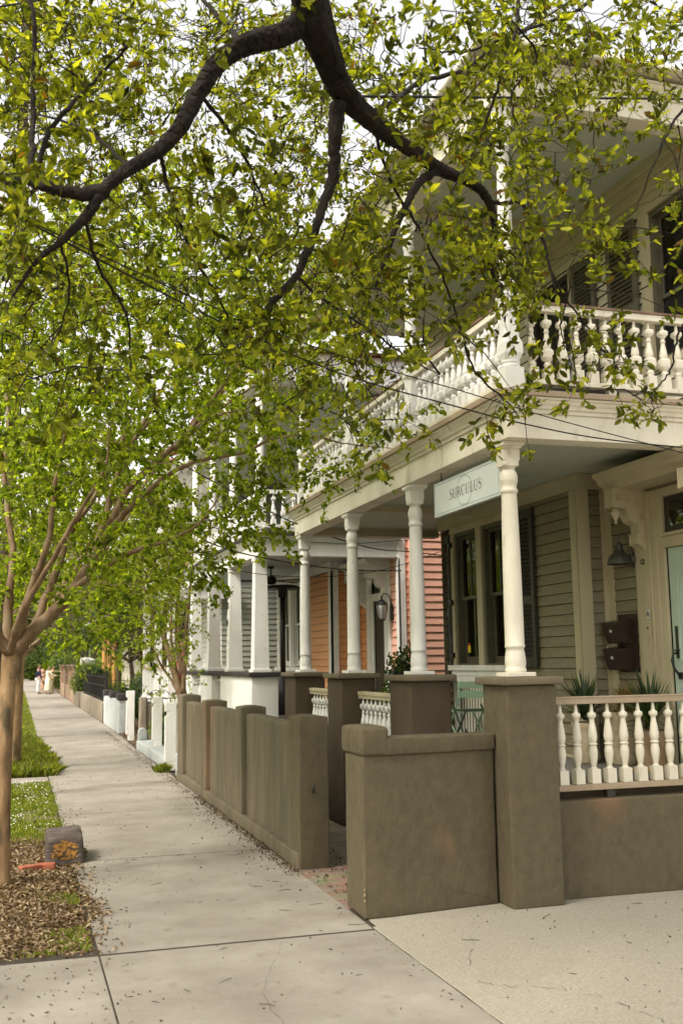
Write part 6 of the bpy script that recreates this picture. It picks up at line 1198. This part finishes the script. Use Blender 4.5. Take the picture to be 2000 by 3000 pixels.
def bush(name, x, y, r, h, n, ln, wd, lm_, lab, cat='bush', dens=1.0):
    e = empty(name, (x, y, 0), lab, cat); v = rnd(n); rad = RNG.uniform(.82, 1.0, n)*(1+.06*np.sin(v[:, 0]*5+v[:, 2]*6)); pos = v*rad[:, None]*np.array([r, r, h/2])+np.array([x, y, h/2]); pos[:, 2] = np.maximum(pos[:, 2], .02)
    leafobj('foliage', leafmesh(pos, v*.5+rnd(n)*.8, v+rnd(n)*.6, RNG.uniform(.7, 1.2, n)*ln, RNG.uniform(.8, 1.1, n)*wd), lm_, e, (x, y, 0)).location = (0, 0, 0)
    m = MB(); K = 14; vs = []; fs = []
    for a in range(K//2+1):
        for b in range(K): t = math.pi*a/(K//2); p = 2*math.pi*b/K; vs.append((x+r*.8*math.sin(t)*math.cos(p), y+r*.8*math.sin(t)*math.sin(p), h/2+h*.4*math.cos(t)))
    for a in range(K//2):
        for b in range(K): fs.append((a*K+b, a*K+(b+1) % K, (a+1)*K+(b+1) % K, (a+1)*K+b))
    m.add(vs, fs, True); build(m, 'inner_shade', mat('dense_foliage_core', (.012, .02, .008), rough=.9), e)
    m = MB(); m.tube([(x, y, -.05), (x, y, h*.4)], .04, 6); build(m, 'stem', dbark, e); return e
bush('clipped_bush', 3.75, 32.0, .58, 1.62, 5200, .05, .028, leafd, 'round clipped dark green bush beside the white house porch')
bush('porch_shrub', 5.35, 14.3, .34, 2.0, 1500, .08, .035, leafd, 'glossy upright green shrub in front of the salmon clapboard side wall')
bush('garden_shrub', 3.1, 22.0, .45, .95, 900, .09, .03, leafl, 'light green fern-like shrub behind the notched white posts')
bush('garden_shrub', 3.4, 37.0, .6, 1.2, 1200, .12, .03, leafl, 'strappy light green plant behind the long concrete wall')
bush('garden_shrub', 3.3, 49.5, .9, 2.0, 1600, .14, .06, leafl, 'bright green shrub below the oval sign')
bush('garden_shrub', 3.2, 84, 1.1, 2.6, 1600, .2, .1, leafl, 'sunlit green shrub beyond the farthest brick pillar')
bush('garden_shrub', 1.9, 135, 2.4, 4.0, 1800, .4, .2, leafl, 'hazy light green shrub closing the end of the sidewalk')
e = empty('flowering_plant', (3.66, 24.6, .9), 'small magenta flowers hanging by the white porch beside the shrub stems', 'flowers')
n = 260; c = np.array([3.66, 24.55, 1.62])+RNG.normal(size=(n, 3))*np.array([.06, .08, .28]); leafobj('blossoms', leafmesh(c, rnd(n), rnd(n), np.full(n, .05), np.full(n, .04)), pinkp, e, (3.66, 24.6, .9)).location = (0, 0, 0)
c = np.array([3.66, 24.55, 1.5])+RNG.normal(size=(n, 3))*np.array([.06, .08, .34]); leafobj('leaves', leafmesh(c, rnd(n), rnd(n), np.full(n, .05), np.full(n, .03)), leafm, e, (3.66, 24.6, .9)).location = (0, 0, 0)
# far woods, opposite side of the street
def woods(name, boxes, n, ln, lm_, lab):
    P = []
    for (x0, x1, y0, y1, z0, z1), k in boxes:
        c = np.column_stack([RNG.uniform(x0, x1, k), RNG.uniform(y0, y1, k), RNG.uniform(z0, z1, k)]); c[:, 2] *= .75+.25*np.sin(c[:, 1]*.5+c[:, 0]*.3); P.append(c)
    P = np.concatenate(P); N = len(P); return props(leafobj(name, leafmesh(P, rnd(N), rnd(N)+np.array([0, 0, .5]), RNG.uniform(.7, 1.3, N)*ln, RNG.uniform(.7, 1.3, N)*ln*.6), lm_), lab, 'trees', kind='stuff')
woods('far_trees', [((-14, 40, 150, 175, 0, 13), 9000), ((7, 30, 90, 150, 0, 11), 5000), ((-16, -9, 90, 150, .5, 10), 4000)], 0, .8, leafl, 'hazy green mass of far-off trees closing the street')
woods('street_trees_opposite', [((-17, -10, -20, 60, 1.5, 10), 15000), ((-9.5, -5, -25, 70, 4.2, 8.5), 6000)], 0, .32, leafm, 'continuous green canopy across the street')
woods('garden_trees_behind', [((12.8, 20, 10, 90, 1, 12), 7000)], 0, .6, leafd, 'dark canopy behind the houses')

# ------------------------------------------------------------------ people far down the sidewalk
def skinmesh(name, verts, edges, radii, m_, parent, origin, sub=2):
    me = bpy.data.meshes.new(name); me.from_pydata([tuple(Vector(v)-Vector(origin)) for v in verts], edges, []); o = link(name, me, m_, parent, origin)
    s = o.modifiers.new('skin', 'SKIN'); s.use_smooth_shade = True
    for i, r in enumerate(radii): me.skin_vertices[0].data[i].radius = r if hasattr(r, '__len__') else (r, r)
    me.skin_vertices[0].data[0].use_root = True; u = o.modifiers.new('sub', 'SUBSURF'); u.levels = u.render_levels = sub; return o
def person(x, y, h, face, lab, top, bot, hair, armL=None, armR=None, skirt=False, longs=True, hairlen=.0, stride=.08):
    """face: angle the person looks towards, from +X ccw"""
    P = empty('person', (x, y, 0), lab, 'person', 'guests on the sidewalk'); s = h/1.75; fx, fy = math.cos(face), math.sin(face); rx, ry = fy, -fx
    T = lambda r, f, z: (x+(rx*r+fx*f)*s, y+(ry*r+fy*f)*s, z*s)
    armL = armL or [(-.21, .0, 1.42), (-.25, .02, 1.14), (-.24, .10, .90), (-.235, .13, .82)]; armR = armR or [(.21, .0, 1.42), (.25, .02, 1.14), (.24, .10, .90), (.235, .13, .82)]
    V = [(0, 0, .95), (0, .0, 1.10), (0, -.01, 1.28), (0, -.01, 1.42), (0, .0, 1.50), (0, .02, 1.57), (0, .03, 1.65), (0, .03, 1.71),
         (-.09, 0, .88), (-.10, .02+stride, .50), (-.10, stride, .08), (-.10, .13+stride, .03), (.09, 0, .88), (.10, .02-stride, .50), (.10, -stride, .08), (.10, .13-stride, .03)]+armL+armR
    E_ = [(0, 1), (1, 2), (2, 3), (3, 4), (4, 5), (5, 6), (6, 7), (0, 8), (8, 9), (9, 10), (10, 11), (0, 12), (12, 13), (13, 14), (14, 15), (3, 16), (16, 17), (17, 18), (18, 19), (3, 20), (20, 21), (21, 22), (22, 23)]
    R_ = [(.15, .11), (.125, .10), (.15, .11), (.14, .10), .055, .07, (.078, .095), .06, .085, .055, .04, .035, .085, .055, .04, .035]+[.05, .04, .03, .035]*2
    skinmesh('body', [T(*v) for v in V], E_, [tuple(k*s for k in (r if hasattr(r, '__len__') else (r, r))) for r in R_], skin, P, (x, y, 0))
    # upper garment with sleeves
    V = [(0, 0, .93), (0, 0, 1.10), (0, -.01, 1.28), (0, -.01, 1.43), armL[0], armL[1], armL[2], armR[0], armR[1], armR[2]]
    skinmesh('jacket' if not skirt else 'bodice', [T(*v) for v in V], [(0, 1), (1, 2), (2, 3), (3, 4), (4, 5), (5, 6), (3, 7), (7, 8), (8, 9)] if longs else [(0, 1), (1, 2), (2, 3)], [tuple(k*s for k in q) for q in [(.175, .13), (.15, .12), (.175, .13), (.12, .10)]+[(.065, .065), (.055, .055), (.045, .045)]*2][:10 if longs else 4], top, P, (x, y, 0))
    if skirt:
        m = MB(); m.lathe([(.001, 1.06*s), (.13*s, 1.06*s), (.185*s, .9*s), (.20*s, .6*s), (.23*s, .28*s), (.225*s, .26*s), (.001, .3*s)], x, y, 18)
        b = build(m, 'skirt', bot, P)
    else:
        V = [(0, 0, .95), (-.09, 0, .88), (-.10, .02+stride, .50), (-.10, stride, .10), (.09, 0, .88), (.10, .02-stride, .50), (.10, -stride, .10)]
        skinmesh('trousers', [T(*v) for v in V], [(0, 1), (1, 2), (2, 3), (0, 4), (4, 5), (5, 6)], [tuple(k*s for k in q) for q in [(.16, .125), (.105, .11), (.08, .085), (.07, .075), (.105, .11), (.08, .085), (.07, .075)]], bot, P, (x, y, 0))
    V = [(0, .0, 1.70), (0, -.03, 1.64), (0, -.05, 1.58-hairlen)]
    skinmesh('hair', [T(*v) for v in V], [(0, 1), (1, 2)], [(.075*s, .085*s), (.085*s, .08*s), (.06*s, .05*s)], hair, P, (x, y, 0), 1)
    for r, st in ((-.10, stride), (.10, -stride)):
        skinmesh('shoe', [T(r, st-.05, .05), T(r, st+.08, .035), T(r, st+.17, .03)], [(0, 1), (1, 2)], [(.05*s, .045*s), (.045*s, .035*s), (.035*s, .025*s)], shoem, P, (x, y, 0), 1)
    m = MB(); c = T(0, .115, 1.635); m.lathe([(0.001, -.02), (.014, -.008), (.012, .015), (.001, .035)], 0, 0, 8); m.v = [(c[0]+a, c[1]+b, c[2]+d) for a, b, d in m.v]; build(m, 'nose', skin, P)
    return P
person(1.36, 70.5, 1.84, math.radians(20), 'person in navy jacket and white trousers standing with back turned', navy, wtr, hairm)
person(1.72, 72.3, 1.70, math.radians(-20), 'person in sleeveless peach dress standing between the navy jacket and the cream outfit', peach, peach, hairm, skirt=True, longs=False, hairlen=.15)
person(1.92, 69.2, 1.72, math.radians(25), 'person in long cream dress reaching one hand towards the brick pillars', creamc, creamc, hairg, armR=[(.21, .0, 1.42), (.27, .16, 1.20), (.30, .42, 1.16), (.31, .52, 1.17)], skirt=True, hairlen=.03, stride=.16)
person(2.25, 71.6, 1.76, math.radians(15), 'person in khaki suit pointing an arm towards the brick wall behind the others', khaki, khaki, hairm, armR=[(.21, .0, 1.42), (.25, .25, 1.38), (.27, .52, 1.40), (.27, .62, 1.41)])

# ------------------------------------------------------------------ cars at the end of the street
def car(x, y, m_, lab, ang=0):
    e = empty('parked_car', (x, y, 0), lab, 'car', 'cars at the end of the street')
    pr = [(-2.2, .35), (-2.25, .75), (-1.9, .95), (-1.2, 1.0), (-.7, 1.42), (.7, 1.45), (1.4, 1.02), (2.1, .92), (2.25, .6), (2.2, .3)]
    build(MB().extr([(x+a, z) for a, z in pr], 1, y-.85, y+.85), 'body', m_, e, bevel=.08)
    build(MB().extr([(x+a, z) for a, z in [(-1.08, 1.02), (-.66, 1.36), (.66, 1.38), (1.22, 1.03)]], 1, y-.87, y+.87), 'window', glass, e)
    for a in (-1.35, 1.4):
        for b in (-.8, .8): m = MB(); m.lathe([(.001, 0), (.32, 0), (.33, .1), (.32, .2), (.001, .2)], 0, 0, 16); m.v = [(x+a+u, y+b-.1+z, .32+v_) for u, v_, z in m.v]; build(m, 'wheel', rubber, e)
    for b in (-.6, .6): build(MB().box(x-2.28, x-2.2, y+b-.12, y+b+.12, .62, .76), 'headlight', lens, e, bevel=.02)
    return e
car(0.4, 205, bluecar, 'blue car crossing at the far end of the street')
car(3.4, 212, redcar, 'red car behind the blue one at the far end of the street')
